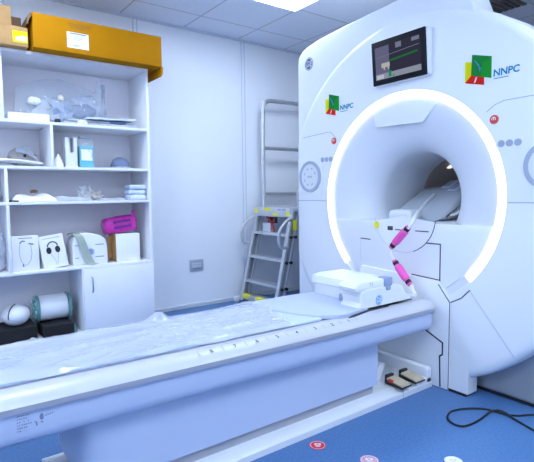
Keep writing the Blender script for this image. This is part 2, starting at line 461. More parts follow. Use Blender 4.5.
# light ring (open at the bottom over the docking port)
a0, a1 = math.radians(-44), math.radians(224)
b = B(); lathe(b, [(.625, .004), (.625, -.001), (.620, -.003), (.604, -.004), (.588, -.003), (.583, -.001), (.583, .004)], 'x', (XF, CY, CZ), 120, a0, a1, close=True)
obj('light_ring', b, emitter('ring_light', (0.93, 0.96, 1.0), RING_EMIT), G, 60)
# trumpet-shaped bore
RB, DB = .282, .20
prof = [(.62, .012), (.575, .012)]
for i in range(1, 25):
    w_ = PI/2*i/24
    prof.append((RB+(.575-RB)*(1-math.sin(w_)), .012+DB*(1-math.cos(w_))))
prof += [(RB, .40), (RB, .60)]
obj('bore_tunnel', shell(B(), prof, 'x', (XF, CY, CZ), 96), M['bore'], G, 60)
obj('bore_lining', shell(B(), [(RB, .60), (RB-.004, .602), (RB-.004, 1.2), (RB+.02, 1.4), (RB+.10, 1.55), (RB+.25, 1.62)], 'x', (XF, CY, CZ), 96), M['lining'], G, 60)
lp = obj('bore_lamp', bx(B(), XF+.74, XF+.78, CY+.07, CY+.19, CZ+.225, CZ+.238, .004, 1, rot((XF+.76, CY+.13, CZ+.23), -.40, 'X')), emitter('bore_lamp_glow', (1.0, .93, .85), 1.1), G)
# rear body: round shell and left column, base plinth
b = B(); lathe(b, [(.62, .10), (1.03, .10), (1.06, .16), (1.06, 1.2), (1.0, 1.45), (.62, 1.62)], 'x', (XF, CY, CZ), 96)
for v in b.verts:
    if v.co.z < .02: v.co.z = .02
    if v.co.y > YL: v.co.y = YL
for f in [f for f in b.faces if len(f.verts) > 40]: b.faces.remove(f)
obj('rear_shell', b, M['white'], G, 40)
# left shoulder column with sloped roof
roof = [(YL+.016, .0), (YL+.016, 2.035), (YL+.008, 2.085), (YL-.03, 2.12), (YL-.09, 2.142), (2.53, 2.163), (2.25, 2.187), (1.83, 2.215), (1.55, 2.22), (1.44, 2.20), (1.375, 2.03), (1.36, 1.95), (1.8, 1.9), (2.12, 1.76), (2.40, 1.52), (2.45, 1.05), (2.40, .0)]
b = B(); prism(b, roof, 'x', XF+.012, XF+.22, .010, 3); obj('shoulder_cover', b, M['white'], G, 40)
b = B(); bx(b, XF+.20, XF+1.30, 2.14, YL-.002, .0, 2.05, .04, 3); obj('rear_housing', b, M['white'], G, 40)
b = B(); prism(b, [(.72, .02), (.70, .30), (.80, .62), (1.1, .62), (2.3, .4), (2.3, .02)], 'x', XF+.13, XF+1.4, .02, 3); obj('base_cover', b, mat('grey_lower_cover', (.27, .29, .33), .4, noise_amt=.02), G, 40)
b = B(); bx(b, XF+.15, XF+1.35, .76, 2.68, 0, .022); obj('plinth', b, M['dark'], G)
# docking front, foot and seams
b = B(); prism(b, [(1.462, .004), (1.462, .50), (1.505, .585), (1.46, .60), (2.16, .60), (2.10, .004), (1.62, .004), (1.62, .275), (1.515, .245), (1.515, .004)][:2] + [(1.530, .585), (1.536, .602), (2.10, .625), (2.14, .5), (2.12, .004)], 'x', XF-.012, XF+.05, .003); obj('docking_panel', b, M['white'], G)
b = B(); prism(b, [(1.352, .012), (1.505, .012), (1.505, .18), (1.505, .26), (1.352, .20)], 'x', XF-.0008, XF+.09); obj('foot_cover', b, M['white'], G)
b = B(); bx(b, XF-.005, XF+.085, 1.36, 1.505, 0, .014); obj('foot_pad', b, M['dark'], G)
def seam(name, pts, wd=.0045, x=XF-.0005, m='seam'):
    return obj(name, strip(B(), (x, 0, 0), Vector((0, -1, 0)), UZ, [(-y, z) for y, z in pts], wd, .001), M[m], G)
seam('panel_gap', [(YL, 1.040), (2.44, 1.040)], .005, m='greypl'); seam('panel_gap', [(1.165, 1.040), (.86, 1.040)], .005, m='greypl')
seam('panel_gap', [(2.68, 1.498), (2.42, 1.512), (2.385, 1.503), (2.345, 1.468)], .004, m='greypl'); seam('panel_gap', [(1.285, 1.490), (1.245, 1.518), (1.20, 1.532), (.875, 1.537)], .004, m='greypl')
seam('panel_gap', [(1.353, .575), (1.115, .285)], .006, m='lgrey')
seam('panel_gap', [(1.353, .578), (1.40, .528), (1.462, .494)], .006)
seam('panel_gap', [(1.460, .495), (1.460, .010)], .004, x=XF-.0125)
seam('panel_gap', [(1.532, .585), (1.460, .495)], .005, x=XF-.0125)
seam('panel_gap', [(1.61, .312), (1.499, .262), (1.499, .195), (1.516, .183), (1.510, .012)], .009, x=XF-.0125)

# bridge and front plate that fill the lower half of the bore
b = B(); bm_pts = []
ang = math.asin((.918-CZ)/.573)
for i in range(41):
    a = ang-(PI+2*ang)*i/40
    bm_pts.append((CY+.573*math.cos(a), CZ+.573*math.sin(a)))
prism(b, bm_pts, 'x', XF+.006, XF+.10, .004); obj('front_plate', b, M['white'], G)
b = B(); bx(b, XF+.05, XF+1.45, CY-.30, CY+.30, .80, .9185, .002); bx(b, XF+.05, XF+.34, CY-.5, CY+.5, .80, .918); obj('bridge', b, M['white2'], G)
PX = XF+.0055
b = B(); ringpoly(b, (PX, 1.785, .955), UY, UZ, 0.0005, .215, .0025, 40, math.radians(190), math.radians(352)); obj('cradle_port', b, M['white'], G)
def seam2(pts, wd=.005, m='seam', x=PX): return seam('panel_gap', pts, wd, x-.0005, m)
seam2([(1.785-.217*math.cos(math.radians(a)), .955+.217*math.sin(math.radians(a))) for a in range(-70, -2, 8)], .005)
seam2([(1.785-.217*math.cos(math.radians(a)), .955+.217*math.sin(math.radians(a))) for a in range(-175, -66, 8)], .004, 'lgrey')
seam2([(1.635, .806), (1.535, .806), (1.535, .60)], .006, x=XF+.0052); seam2([(1.535, .605), (1.72, .615)], .006)
seam2([(2.12, .80), (2.04, .797)], .006); seam2([(2.12, .80), (2.12, .66)], .003, 'lgrey')
for yy in (1.80, 1.655): obj('port_slot', bx(B(), PX-.0035, PX+.01, yy-.045, yy+.045, .868, .874), M['seam'], G)
obj('port_catch', bx(B(), PX-.006, PX+.01, 1.86, 1.90, .865, .89, .003), M['seam'], G)
b = B(); poly(b, (PX-.0035, 1.985, .893), UY, UZ, circ(.022, 20)); obj('warning_sticker', b, M['yellow'], G)
# sensor pod hanging in the top of the funnel
b = B(); prism(b, [(2.04, 1.625), (2.005, 1.495), (1.665, 1.490), (1.575, 1.580), (1.70, 1.63)], 'x', XF+.010, XF+.20); obj('sensor_pod', b, M['white'], G)
b = B(); quad(b, (XF+.0115, 1.955, 1.497), UY, UZ, -.03, .03, -.004, .010); obj('pod_sticker', b, M['yellow'], G)
b = B(); quad(b, (XF+.0115, 1.82, 1.493), UY, UZ, -.025, .025, -.004, .002); obj('pod_slot', b, M['print_g'], G)

# control panels with round dials
def control(yc, dots_y, but_y, s):
    b = B(); 
    pts = []
    for cx, cy, a in ((.125, .135, 0), (-.125, .135, 90), (-.125, -.125, 180), (.125, -.125, 270)):
        for k in range(6):
            q = math.radians(a+18*k); pts.append((cx*.72+.035*math.cos(q), cy*.78+.035*math.sin(q)))
    poly(b, (XF, yc, 1.212), UY, UZ, pts, .005); obj('control_plate', b, M['white'], G)
    b = B(); poly(b, (XF-.005, yc, 1.212), UY, UZ, circ(.093, 40), .006); d = obj('dial_face', b, M['white2'], G)
    b = B(); ringpoly(b, (XF-.005, yc, 1.212), UY, UZ, .091, .112, .010, 48); obj('dial_ring', b, M['dialring'], G)
    b = B(); o = Vector((XF-.0112, yc, 1.212))
    for k in range(8):
        if k in (7,): continue
        q = math.radians(25+k*45); r = Vector((0, -math.cos(q), math.sin(q))); tq = Vector((0, math.sin(q), math.cos(q)))
        quad(b, o+r*.060, tq, r, -.010, .010, -.005, .005, .0008)
    for k in (-1, 0, 1): quad(b, o+UY*(.018*k), UY, UZ, -.006, .006, -.007, .007, .0008)
    obj('dial_print', b, M['greypl'], G)
    b = B(); poly(b, (XF, dots_y, 1.326), UY, UZ, [(x*1.0, y) for x, y in circ(.026, 12, .045)[9:]+circ(.026, 12, .045)[:4]+circ(.026, 12, -.045)[3:10]], .003); obj('button_plate', b, M['white'], G)
    for k in (-1, 0, 1):
        b = B(); poly(b, (XF-.003, dots_y, 1.326), UY, UZ, circ(.013, 16, .040*k), .003); ringpoly(b, Vector((XF-.003, dots_y, 1.326))+UY*(.04*k), UY, UZ, .013, .017, .004, 16); obj('button', b, M['dialring'], G)
    b = B(); poly(b, (XF, but_y, 1.447), UY, UZ, circ(.019, 20), .007); ringpoly(b, (XF, but_y, 1.447), UY, UZ, .0195, .0225, .003, 20); e = obj('stop_button', b, M['coral'], G)
    b = B(); ringpoly(b, (XF-.0071, but_y, 1.449), UY, UZ, .007, .0105, .0006, 18, -.6, PI+.6); quad(b, (XF-.0071, but_y, 1.447), UY, UZ, -.0015, .0015, -.004, .010, .0006); obj('button_mark', b, M['paper'], e)
control(2.600, 2.432, 2.362, 1); control(0.982, 1.166, 1.246, -1)

# maker's roundel
def badge(o, u, v, r, m, parent, mm='paper'):
    b = B(); poly(b, o, u, v, circ(r, 32)); d = obj('round_badge', b, m, parent)
    n = Vector(u).cross(Vector(v)).normalized()
    b = B(); ringpoly(b, Vector(o)+n*.0013, u, v, r*.84, r*.91, .0006, 32)
    text(b, 'GE', Vector(o)-Vector(v)*r*.04, u, v, r*1.12, .0016, shear=.3)
    for k in range(4):
        q = PI/4+k*PI/2; c_ = Vector(o)+n*.0013+Vector(u)*(r*.60*math.cos(q))+Vector(v)*(r*.60*math.sin(q))
        ringpoly(b, c_, u, v, r*.13, r*.19, .0006, 12, q-2.2, q+1.2)
    obj('monogram', b, M[mm], d)
badge((XF+.0115, 2.630, 2.018), UY, UZ, .044, M['gegrey'], G)

# four-letter company emblem, twice
def emblem(y, z, s):
    O = Vector((XF, y, z)); S = lambda pts: [(p*s, q*s) for p, q in pts]
    b = B(); poly(b, O, UY, UZ, S([(-.034, -.032), (0, 0), (.002, .066), (-.036, .074)]), .001); r = obj('company_emblem', b, M['yelp'], G)
    b = B(); poly(b, O, UY, UZ, S([(-.034, -.032), (.070, -.059), (.069, -.015), (0, 0)]), .0011); obj('red_facet', b, M['redp'], r)
    b = B(); poly(b, O+Vector((-.0011, 0, 0)), UY, UZ, S([(0, 0), (.107, -.032), (.106, .073), (.003, .103)]), .0012); obj('green_square', b, M['green'], r)
    b = B(); poly(b, O+Vector((-.0023, 0, 0)), UY, UZ, S([(.107, -.032), (.106, .073), (.060, .050), (.052, -.016)]), .0006); obj('green_facet', b, M['green2'], r)
    b = B(); strip(b, O+Vector((-.0030, 0, 0)), UY, UZ, S([(.018, .070), (.040, .044), (.048, .014)]), .004*s, .0005); strip(b, O+Vector((-.0030, 0, 0)), UY, UZ, S([(.026, .058), (.054, .022)]), .003*s, .0005); obj('blue_line', b, M['geblue'], r)
    b = B(); poly(b, O+Vector((-.0012, 0, 0)), UY, UZ, S([(.016, -.038), (.023, -.040), (.033, -.014), (.026, -.012)]), .0006); obj('white_stroke', b, M['paper'], r)
    b = B(); text(b, 'NNPC', O+UY*(.179*s)+UZ*(-.013*s), UY, UZ, .046*s, .0016, shear=.05, bold=.0014)
    quad(b, O+Vector((-.0004, 0, 0)), UY, UZ, .118*s, .191*s, -.041*s, -.0375*s, .0008)
    obj('lettering', b, M['tealp'], r)
emblem(1.373, 1.683, 1.0)
emblem(2.413, 1.670, .93)

# tilted display on the face
DX = XF-.045
dsp = bpy.data.objects.new('display', None); COL.objects.link(dsp); dsp.parent = G; dsp.location = Vector((DX, 1.80, 1.86))-G.location
DO = Vector((DX, 1.797, 1.860))
b = B(); bx(b, DX+.006, XF+.022, 1.800-.198, 1.800+.190, 1.860-.128, 1.860+.128, .012, 3); obj('casing', b, M['white2'], dsp)
b = B(); bx(b, DX-.004, DX+.012, 1.800-.188, 1.800+.188, 1.860-.126, 1.860+.126, .006, 2); obj('bezel', b, mat('display_bezel', (.005, .006, .010), .5, spec=.2, noise_amt=.1), dsp)
def lit(n, c, s=1.0): return emitter(n, c, s)
DF = Vector((DX-.0042, 1.800, 1.860))
def scr(name, a0, a1, b0, b1, c, k=0):
    obj(name, quad(B(), DF+Vector((-.0003*k, 0, 0)), UY, UZ, a0, a1, b0, b1, .0003), lit('screen_'+name, c), dsp)
scr('screen', -.160, .158, -.096, .096, (.030, .030, .055))
scr('screen_pane', -.160, -.058, -.064, .090, (.12, .12, .21), 1)
scr('screen_bar', -.160, .158, -.096, -.064, (.24, .27, .34), 1)
scr('screen_tab', -.154, -.100, -.092, -.070, (.45, .48, .58), 2)
b = B(); strip(b, DF+Vector((-.0006, 0, 0)), UY, UZ, [(-.05, .0), (.135, .012)], .009, .0003); obj('screen_trace', b, lit('screen_green', (.01, .17, .03)), dsp)
b = B(); strip(b, DF+Vector((-.0006, 0, 0)), UY, UZ, [(-.16, .030), (.15, .046)], .003, .0003); quad(b, DF+Vector((-.0006, 0, 0)), UY, UZ, .10, .15, .07, .09, .0003); quad(b, DF+Vector((-.0006, 0, 0)), UY, UZ, -.01, .03, .06, .09, .0003); obj('screen_line', b, lit('screen_grey', (.16, .18, .26)), dsp)
b = B(); quad(b, DF+Vector((-.0009, 0, 0)), UY, UZ, -.115, -.055, -.032, -.006, .0003); quad(b, DF+Vector((-.0009, 0, 0)), UY, UZ, -.10, -.09, -.045, -.03, .0003); quad(b, DF+Vector((-.0009, 0, 0)), UY, UZ, -.07, -.06, -.045, -.03, .0003); obj('screen_icon', b, lit('screen_pale', (.42, .42, .40)), dsp)
b = B(); quad(b, DF+Vector((-.0009, 0, 0)), UY, UZ, -.065, -.045, -.090, -.056, .0003); quad(b, DF+Vector((-.0009, 0, 0)), UY, UZ, -.035, -.025, -.092, -.082, .0003); obj('screen_marker', b, lit('screen_marker_green', (.01, .24, .10)), dsp)

dsp.rotation_euler.y = -.09

# ------------------------------------------------------------------ patient table
T = thing('patient_table', 'long white lowered patient table with numbered ruler edge docked to the scanner', 'patient table', (1.0, 1.80, 0))
TX0, TX1 = -.55, 2.245
# rim cross-section (y,z), extruded along x, mirrored about y = 1.80
half = [(1.500, .452), (1.497, .470), (1.503, .480), (1.530, .496), (1.560, .5015), (1.600, .502), (1.612, .494)]
sec = half + [(3.6-y, z) for y, z in reversed(half)]
def rounded_end(bm, sec, x0, x1, r):
    # extrude with the far end's corners rounded in plan
    st = [x0, x0+.4, x0+.9, x0+1.4, 1.5, x1-r*1.5] + [x1-r*math.cos(PI/2*k/5)*1.0 for k in range(0, 6)]
    rings = []
    for i, x in enumerate(st):
        t = max(0.0, (x-(x1-r))/r); sh = r*.55*(1-math.sqrt(max(0, 1-t*t)))
        ring = []
        for y, z in sec:
            d = 1.8-y; sg = 1 if d > 0 else -1
            ring.append(bm.verts.new((x, y+sg*sh*(abs(d)/.3)**3, z)))
        rings.append(ring)
    n = len(sec)
    for j in range(len(rings)-1):
        for k in range(n): bm.faces.new((rings[j][k], rings[j][(k+1) % n], rings[j+1][(k+1) % n], rings[j+1][k]))
    bm.faces.new(rings[0]); bm.faces.new(rings[-1])
    return bm
obj('tabletop', rounded_end(B(), sec, TX0, TX1, .04), M['tabletop'], T, 30)
obj('edge_band', rounded_end(B(), [(1.4985, .453), (1.4955, .4715), (2.1045, .4715), (2.1015, .453)], TX0+.002, TX1+.002, .04), M['bandgrey'], T)
sk = [(1.514, .455), (1.514, .42), (1.517, .38), (1.523, .358), (1.536, .346), (1.56, .341)]
sksec = sk + [(3.6-y, z) for y, z in reversed(sk)]
obj('skirt', rounded_end(B(), sksec, TX0+.02, TX1-.012, .03), M['skirtpl'], T, 40)
b = B(); rounded_end(b, [(1.508, .4515), (1.508, .457), (2.092, .457), (2.092, .4515)], TX0+.005, TX1-.006, .035); obj('shadow_gap', b, M['greypl'], T)
b = B(); prism(b, [(.405, 1.98), (.400, 1.72), (.405, 1.655), (.422, 1.615), (.450, 1.596), (.50, 1.590), (1.866, 1.590), (1.872, 1.596), (1.872, 2.0), (1.86, 2.01), (.43, 2.01)], 'z', .105, .345); obj('pedestal', b, M['skirtpl'], T)
b = B(); bx(b, .43, 1.855, 1.612, 1.99, .04, .11); obj('pedestal_recess', b, M['bandgrey'], T)  # darker grey puts the shade of the recess into its colour
b = B(); prism(b, [(1.553, .0), (1.553, .028), (1.560, .036), (1.600, .052), (1.62, .055), (1.98, .055), (2.047, .028), (2.047, 0)], 'x', .350, 2.29, .004); obj('base', b, M['white2'], T)
b = B(); prism(b, [(1.556, .03), (1.556, .105), (1.565, .115), (2.03, .115), (2.04, .03)], 'x', 2.235, 2.285, .008, 2); bx(b, 2.16, 2.285, 1.556, 1.60, .02, .062, .008); obj('base_curb', b, M['white'], T)
b = B(); prism(b, [(1.90, .055), (2.02, .055), (2.06, .14), (2.03, .15)], 'y', 1.70, 2.0, .004); obj('pedal_backplate', b, M['white'], T)
b = B(); quad(b, (1.97, 1.588, 0), (1, 0, 0), (0, 0, 1), -.0, .004, .02, .05); bx(b, 2.03, 2.034, 1.5525, 1.62, .0, .0555); obj('base_joint', b, M['greypl'], T)
for i, xx in enumerate((2.045, 2.165)):
    p = B(); prism(p, [(1.542, .056), (1.542, .064), (1.655, .078), (1.655, .056)], 'x', xx-.046, xx+.044, .004); pd = obj('pedal', p, M['dark'], T)
    p = B(); prism(p, [(1.545, .0645), (1.546, .074), (1.645, .088), (1.647, .078)], 'x', xx-.040, xx+.038, .005, 2); obj('pedal_pad', p, M['beige'], pd)
    if i == 0: obj('pedal_mark', bx(B(), xx-.050, xx-.034, 1.60, 1.63, .074, .090, .003), M['coral'], pd)
    obj('pedal_hinge', bx(B(), xx-.03, xx+.03, 1.648, 1.668, .065, .098, .005), M['dark'], pd)
# ruler
b = B(); UX, UYp = Vector((1, 0, 0)), Vector((0, .95, .31)).normalized()
TYO = lambda x, dy=0: Vector((x, 1.531+dy, .5004))
for i, ch in enumerate('87654321'):
    b = B(); text(b, ch, TYO(.860+.1045*i), UX, UYp, .027, .0006, bold=.0006); obj('ruler_number', b, M['print'], T)
b = B()
for i in range(9):
    quad(b, TYO(.808+.1045*i, .004), UX, UYp, -.002, .002, -.015, .015, .0005)
quad(b, Vector((1.15, 1.574, .503)), UX, Vector((0, 1, 0)), -.30, .38, -.0015, .0015, .0004)
obj('ruler_tick', b, M['greypl'], T)
# rating plate lettering on the skirt
b = B(); SO = Vector((.243, 1.5136, .421)); SU, SV = Vector((.52, 0, 0)), Vector((0, 0, .95)).normalized()*.95
for k, wd in enumerate((.125, .075, .055, .070, .10, .065, .03)):
    for q in range(int(wd/.011)):
        if random.random() < .85: quad(b, SO, SU, SV, -.085+q*.011, -.085+q*.011+.005+.004*random.random(), .026-k*.0095, .029-k*.0095, .0006)
for q in range(4): quad(b, SO, SU, SV, .062+q*.012, .070+q*.012, .000+q*.001, .004+q*.001, .0006)
quad(b, SO, SU, SV, .012, .019, -.024, -.012, .0006); poly(b, SO, SU, SV, circ(.011, 16, .043, .001), .0006); quad(b, SO, SU, SV, .037, .050, -.018, -.014, .0006)
obj('rating_print', b, M['rating'], T)
# mattress under the film, and the pad next to the coil end
def mt(u, v):
    x = -.5+2.02*u; y = 1.612+.43*v
    z = .509+.004*math.sin(v*PI)
    return Vector((x, y, z))
b = B(); bx(b, .13, 1.50, 1.612, 2.06, .498, .512, .005); obj('mattress', b, M['mattress'], T)
b = B(); bx(b, TX0+.1, .128, 1.625, 2.05, .498, .504, .003); obj('head_insert', b, M['white'], T)
padpts = [(1.37, 2.07), (1.86, 2.06), (1.86, 1.62), (1.80, 1.60), (1.66, 1.575), (1.62, 1.572), (1.58, 1.58), (1.50, 1.63), (1.44, 1.72), (1.39, 1.86)]
b = B(); prism(b, padpts, 'z', .500, .522, .005, 2); obj('foot_pad', b, M['pad'], T)
b = B(); prism(b, [(1.62, 1.558), (1.66, 1.560), (1.80, 1.588), (1.95, 1.588), (1.95, 1.60), (1.80, 1.600), (1.66, 1.575)], 'z', .500, .506); obj('pad_gap', b, M['seam'], T)

for o_ in T.children:
    if o_.name.split('.')[0] in ('tabletop', 'edge_band', 'shadow_gap', 'skirt', 'rating_print', 'ruler_number', 'ruler_tick', 'mattress', 'head_insert'):
        for v in o_.data.vertices:
            x, y = v.co.x+T.location.x, v.co.y+T.location.y
            v.co.z += .020*max(0, 1-x/1.5)*max(0, min(1, (2.06-y)/.5))

# coil connector block standing on the table's end
K = thing('coil_connector', 'white block with slate latch and round blue badge on the table end', 'coil unit', (1.9, 1.80, .502))
prof = [(1.660, .503), (1.660, .510), (1.735, .520), (1.755, .545), (1.745, .575), (1.755, .602), (1.80, .612), (2.02, .612), (2.08, .595), (2.11, .55), (2.15, .530), (2.165, .515), (2.165, .503)]
b = B(); prism(b, prof, 'y', 1.600, 1.735, .012, 3); obj('near_arm', b, M['white2'], K)
b = B(); prism(b, [(1.72, .606), (1.708, .624), (1.72, .642), (1.77, .650), (1.93, .650), (1.970, .640), (1.980, .612), (1.95, .606)], 'y', 1.604, 1.715, .008, 3); obj('plug_module', b, M['white'], K)
b = B(); prism(b, [(1.715, .603), (1.97, .603), (1.97, .607), (1.715, .607)], 'y', 1.602, 1.716); obj('module_seam', b, M['lgrey'], K)
b = B(); bx(b, 1.925, 1.985, 1.592, 1.650, .608, .656, .009, 2); bx(b, 1.94, 1.968, 1.590, 1.61, .588, .612, .005); obj('latch', b, M['latch'], K)
b = B(); text(b, 'T1', Vector((1.83, 1.6035, .630)), UX, UZ, .026, .0008); obj('socket_number', b, M['print_g'], K)
badge((1.885, 1.5995, .545), UX, UZ, .026, mat('pale_blue_badge', (.10, .34, .72), .4, noise_amt=.03), K)
b = B(); prism(b, [(1.82, .503), (1.815, .585), (2.12, .585), (2.15, .52), (2.15, .503)], 'y', 1.735, 2.03, .014, 3); obj('far_block', b, M['white2'], K)
b = B(); prism(b, [(1.81, .588), (1.815, .628), (1.86, .638), (2.05, .636), (2.12, .60), (2.13, .588)], 'y', 1.76, 2.035, .010, 3); obj('far_lid', b, M['white'], K)
b = B(); bx(b, 1.79, 1.84, 1.738, 1.80, .503, .56, .01); obj('recess', b, M['latch'], K)

# crinkled clear sheet over the mattress
def fz(x, y):
    q = noise.noise(Vector((x*1.6, y*2.0, 9.1)))
    r = 1-abs(noise.noise(Vector((x*2.4+y*1.8, y*6.0-x*1.6, 3.3))))*2.6
    r2 = 1-abs(noise.noise(Vector((x*8+y*10+q*2, y*10-x*7, 7.7))))*3.0
    r3 = 1-abs(noise.noise(Vector((x*17-y*12, y*22+x*9, 1.1))))*3.0
    w_ = min(1, max(0, .55+1.2*noise.noise(Vector((x*2.7, y*4, 5.5)))))
    return .009*max(0, r)**3+.0065*w_*max(0, r2)**4+.003*w_*max(0, r3)**3
def filmfn(u, v):
    x = .135+1.30*u+.02*noise.noise(Vector((v*5, 0, 2))); y = 1.595+.485*v+.012*noise.noise(Vector((u*9, v, 5)))
    if u > .78: x -= (u-.78)*.55*(1-v)
    z = .5175+fz(x, y)
    if y < 1.64: z -= (1.64-y)*.16
    if y > 2.06: z -= (y-2.06)*.2
    z += .042*math.exp(-((x-.865)**2+(y-2.03)**2)/.0022)+.018*math.exp(-((x-1.27)**2/.02+(y-1.95)**2/.004))
    z += .020*max(0, 1-x/1.5)*max(0, min(1, (2.06-y)/.5))
    z += .012*math.exp(-((x-.18)**2/.004+(y-1.72)**2/.02))
    return Vector((x, y, z))
o = obj('plastic_sheet', sheet(B(), 230, 84, filmfn), M['film'], None, 25)
tag(o, 'crinkled clear plastic sheet spread over the patient table mattress', 'plastic sheet')

# head coil lying inside the bore
HC = thing('head_coil', 'pale see-through coil cradle with grey buckles lying inside the bore', 'head coil', (2.9, 1.85, .92))
b = B()
def cradle(u, v):
    x = 2.60+.75*u; a = PI*(.02+.96*v); r = .235
    y = CY+.03+r*math.cos(a)*(1.0-.05*u); z = .93+.14*(1-math.sin(a))*(0.35+.65*u)
    return Vector((x, y, z))
sheet(b, 16, 24, cradle); thicken(b, .012); obj('cradle', b, M['white'], HC)
b = B(); prism(b, [(2.48, .922), (2.52, .955), (2.66, 1.030), (2.80, 1.100), (2.90, 1.128), (3.25, 1.140), (3.30, 1.12), (3.30, .922)], 'y', 1.66, 2.04, .03, 3); obj('coil_shell', b, M['coilshell'], HC)
b = B(); prism(b, [(2.56, .924), (2.84, 1.085), (2.92, 1.105), (3.24, 1.115), (3.28, 1.10), (3.28, .924)], 'y', 1.70, 2.00, .015, 2); obj('coil_body', b, M['coilbody'], HC)
for dx, dy, dz in ((2.92, 1.875, 1.128), (2.86, 1.790, 1.108)):
    R_ = rot((dx, dy, dz), -.42, 'Y')
    b = B(); bx(b, dx-.060, dx+.075, dy-.034, dy+.034, dz-.012, dz+.020, .012, 2, R_); k_ = obj('buckle', b, M['lgrey'], HC)
    b = B(); bx(b, dx-.040, dx+.055, dy-.019, dy+.019, dz+.016, dz+.026, .004, 1, R_); obj('buckle_insert', b, M['latch'], k_)
    b = B(); bx(b, dx-.068, dx+.083, dy-.041, dy+.041, dz-.016, dz-.008, .003, 1, R_); obj('buckle_rim', b, M['greypl'], k_)
b = B(); bx(b, 2.36, 2.50, 1.775, 1.945, .918, .988, .03, 3); obj('cradle_end', b, M['white2'], HC)

# white cable with two pink grip sleeves
CB = thing('coil_cable', 'white coil cable with two pink grip sleeves hanging from the bore', 'cable', (2.2, 1.7, .52))
path = smooth([(2.12, 1.612, .535), (2.185, 1.605, .528), (2.205, 1.63, .548), (2.215, 1.66, .585), (2.215, 1.765, .690), (2.22, 1.800, .735), (2.215, 1.790, .778), (2.215, 1.73, .840), (2.225, 1.660, .918), (2.30, 1.690, .962), (2.42, 1.74, .992), (2.56, 1.80, 1.03), (2.72, 1.86, 1.075)], 6)
obj('cord', tube(B(), path, .010, 8), M['white2'], CB)
def sleeve(p, q):
    p, q = Vector(p), Vector(q); d = q-p
    rs = [.011, .014, .015, .016, .022, .023, .023, .022, .016, .015, .014, .011]; ts = [0, .005, .06, .20, .24, .35, .65, .76, .80, .94, .995, 1]
    s = obj('grip_sleeve', tube(B(), [p+d*t for t in ts], rs, 14), M['pink'], CB)
    for t in (.13, .87): obj('sleeve_band', tube(B(), [p+d*(t-.055), p+d*(t+.055)], .0175, 14), M['rubber'], s)
sleeve((2.212, 1.652, .572), (2.216, 1.772, .700)); sleeve((2.215, 1.796, .772), (2.222, 1.672, .905))

# ------------------------------------------------------------------ rolling step ladder
L = thing('step_ladder', 'aluminium rolling step ladder with guard rail against the back wall', 'ladder', (2.9, 3.68, 0))
YF, YN = 3.955, 3.405
def stx(z): return 2.575+.235*z
for yy, s in ((YF, 1), (YN, -1)):
    b = B(); 
    prism(b, [(stx(.03)-.012, .03), (stx(.03)+.012, .03), (stx(.93)+.012, .93), (stx(.93)-.012, .93)], 'y', yy-.022, yy+.022, .002); obj('stile', b, M['alu'], L)
    b = B(); prism(b, [(stx(.03)+.058, .03), (stx(.03)+.078, .03), (stx(.93)+.078, .93), (stx(.93)+.058, .93)], 'y', yy-.022, yy+.022, .002); obj('stile', b, M['alu'], L)
    b = B(); prism(b, [(stx(.03)+.010, .03), (stx(.03)+.060, .03), (stx(.93)+.060, .93), (stx(.93)+.010, .93)], 'y', yy-.006, yy+.006); obj('stile_web', b, M['alu_d'], L)
    b = B(); bx(b, 3.41, 3.45, yy-.018, yy+.018, .02, .90, .003); obj('rear_leg', b, M['alu'], L)
    hs = smooth([(stx(.86)-.005, yy+s*.03, .862), (stx(.86)-.07, yy+s*.03, .84), (stx(.75)-.125, yy+s*.03, .76), (stx(.68)-.125, yy+s*.03, .68), (stx(.6)-.08, yy+s*.03, .605), (stx(.6)-.005, yy+s*.03, .60)], 5)
    b = B(); tube(b, hs, .015, 8); bx(b, stx(.86)-.015, stx(.86)+.01, min(yy, yy+s*.03), max(yy, yy+s*.03), .85, .874); bx(b, stx(.6)-.015, stx(.6)+.01, min(yy, yy+s*.03), max(yy, yy+s*.03), .588, .612); obj('grab_handle', b, M['alu'], L)
    for z in (.225, .465, .70):
        for dx in (.015, .068):
            b = B(); lathe(b, [(.0, -.016), (.014, -.014), (.016, 0), (.014, .014), (0, .016)], 'y', (stx(z)+dx, yy-.025, z-.012), 12); obj('knob', b, M['rubber'], L)
for i, z in enumerate((.088, .240, .480, .715)):
    b = B(); bx(b, stx(z)-.015, stx(z)+.10, YN+.02, YF-.02, z-.026, z, .003)
    if i == 0: bx(b, stx(z)-.022, stx(z)+.03, YN-.02, YF+.02, .045, .094, .003)
    tr = obj('tread', b, M['alu'], L)
    if i == 0:
        for yy in (3.88, 3.665):
            b = B(); bx(b, stx(z)-.026, stx(z)+.022, yy-.06, yy+.04, .058, .0965, .002); obj('hazard_sticker', b, M['yellow'], tr)
b = B(); bx(b, 2.79, 3.47, YN-.03, YF+.03, .925, .955, .003); obj('platform', b, M['alu'], L)
b = B(); bx(b, 2.775, 2.795, YN-.03, YF+.03, .868, .958, .003); fa = obj('platform_fascia', b, M['alu'], L)
for (ya, yb, za, zb, mm) in ((3.83, 3.71, .925, .950, 'yellow'), (3.68, 3.60, .88, .905, 'yellow'), (3.47, 3.42, .88, .92, 'yellow'), (3.985, 3.93, .90, .94, 'yellow'), (3.60, 3.55, .93, .945, 'latch'), (3.53, 3.48, .93, .945, 'latch')):
    b = B(); quad(b, (2.7745, 0, 0), UY, UZ, -ya, -yb, za, zb, .0012); obj('fascia_sticker', b, M[mm], fa)
b = B(); bx(b, 2.7738, 2.775, 3.375, 3.42, .868, .958); bx(b, 2.7738, 2.775, 3.94, 3.985, .868, .89); obj('fascia_cap', b, M['greypl'], fa)
b = B(); quad(b, (stx(.80)+.034, YN-.0245, .80), (1, 0, 0), (0, 0, 1), -.018, .03, -.05, .05, .0015); obj('side_sticker', b, M['yellow'], L)
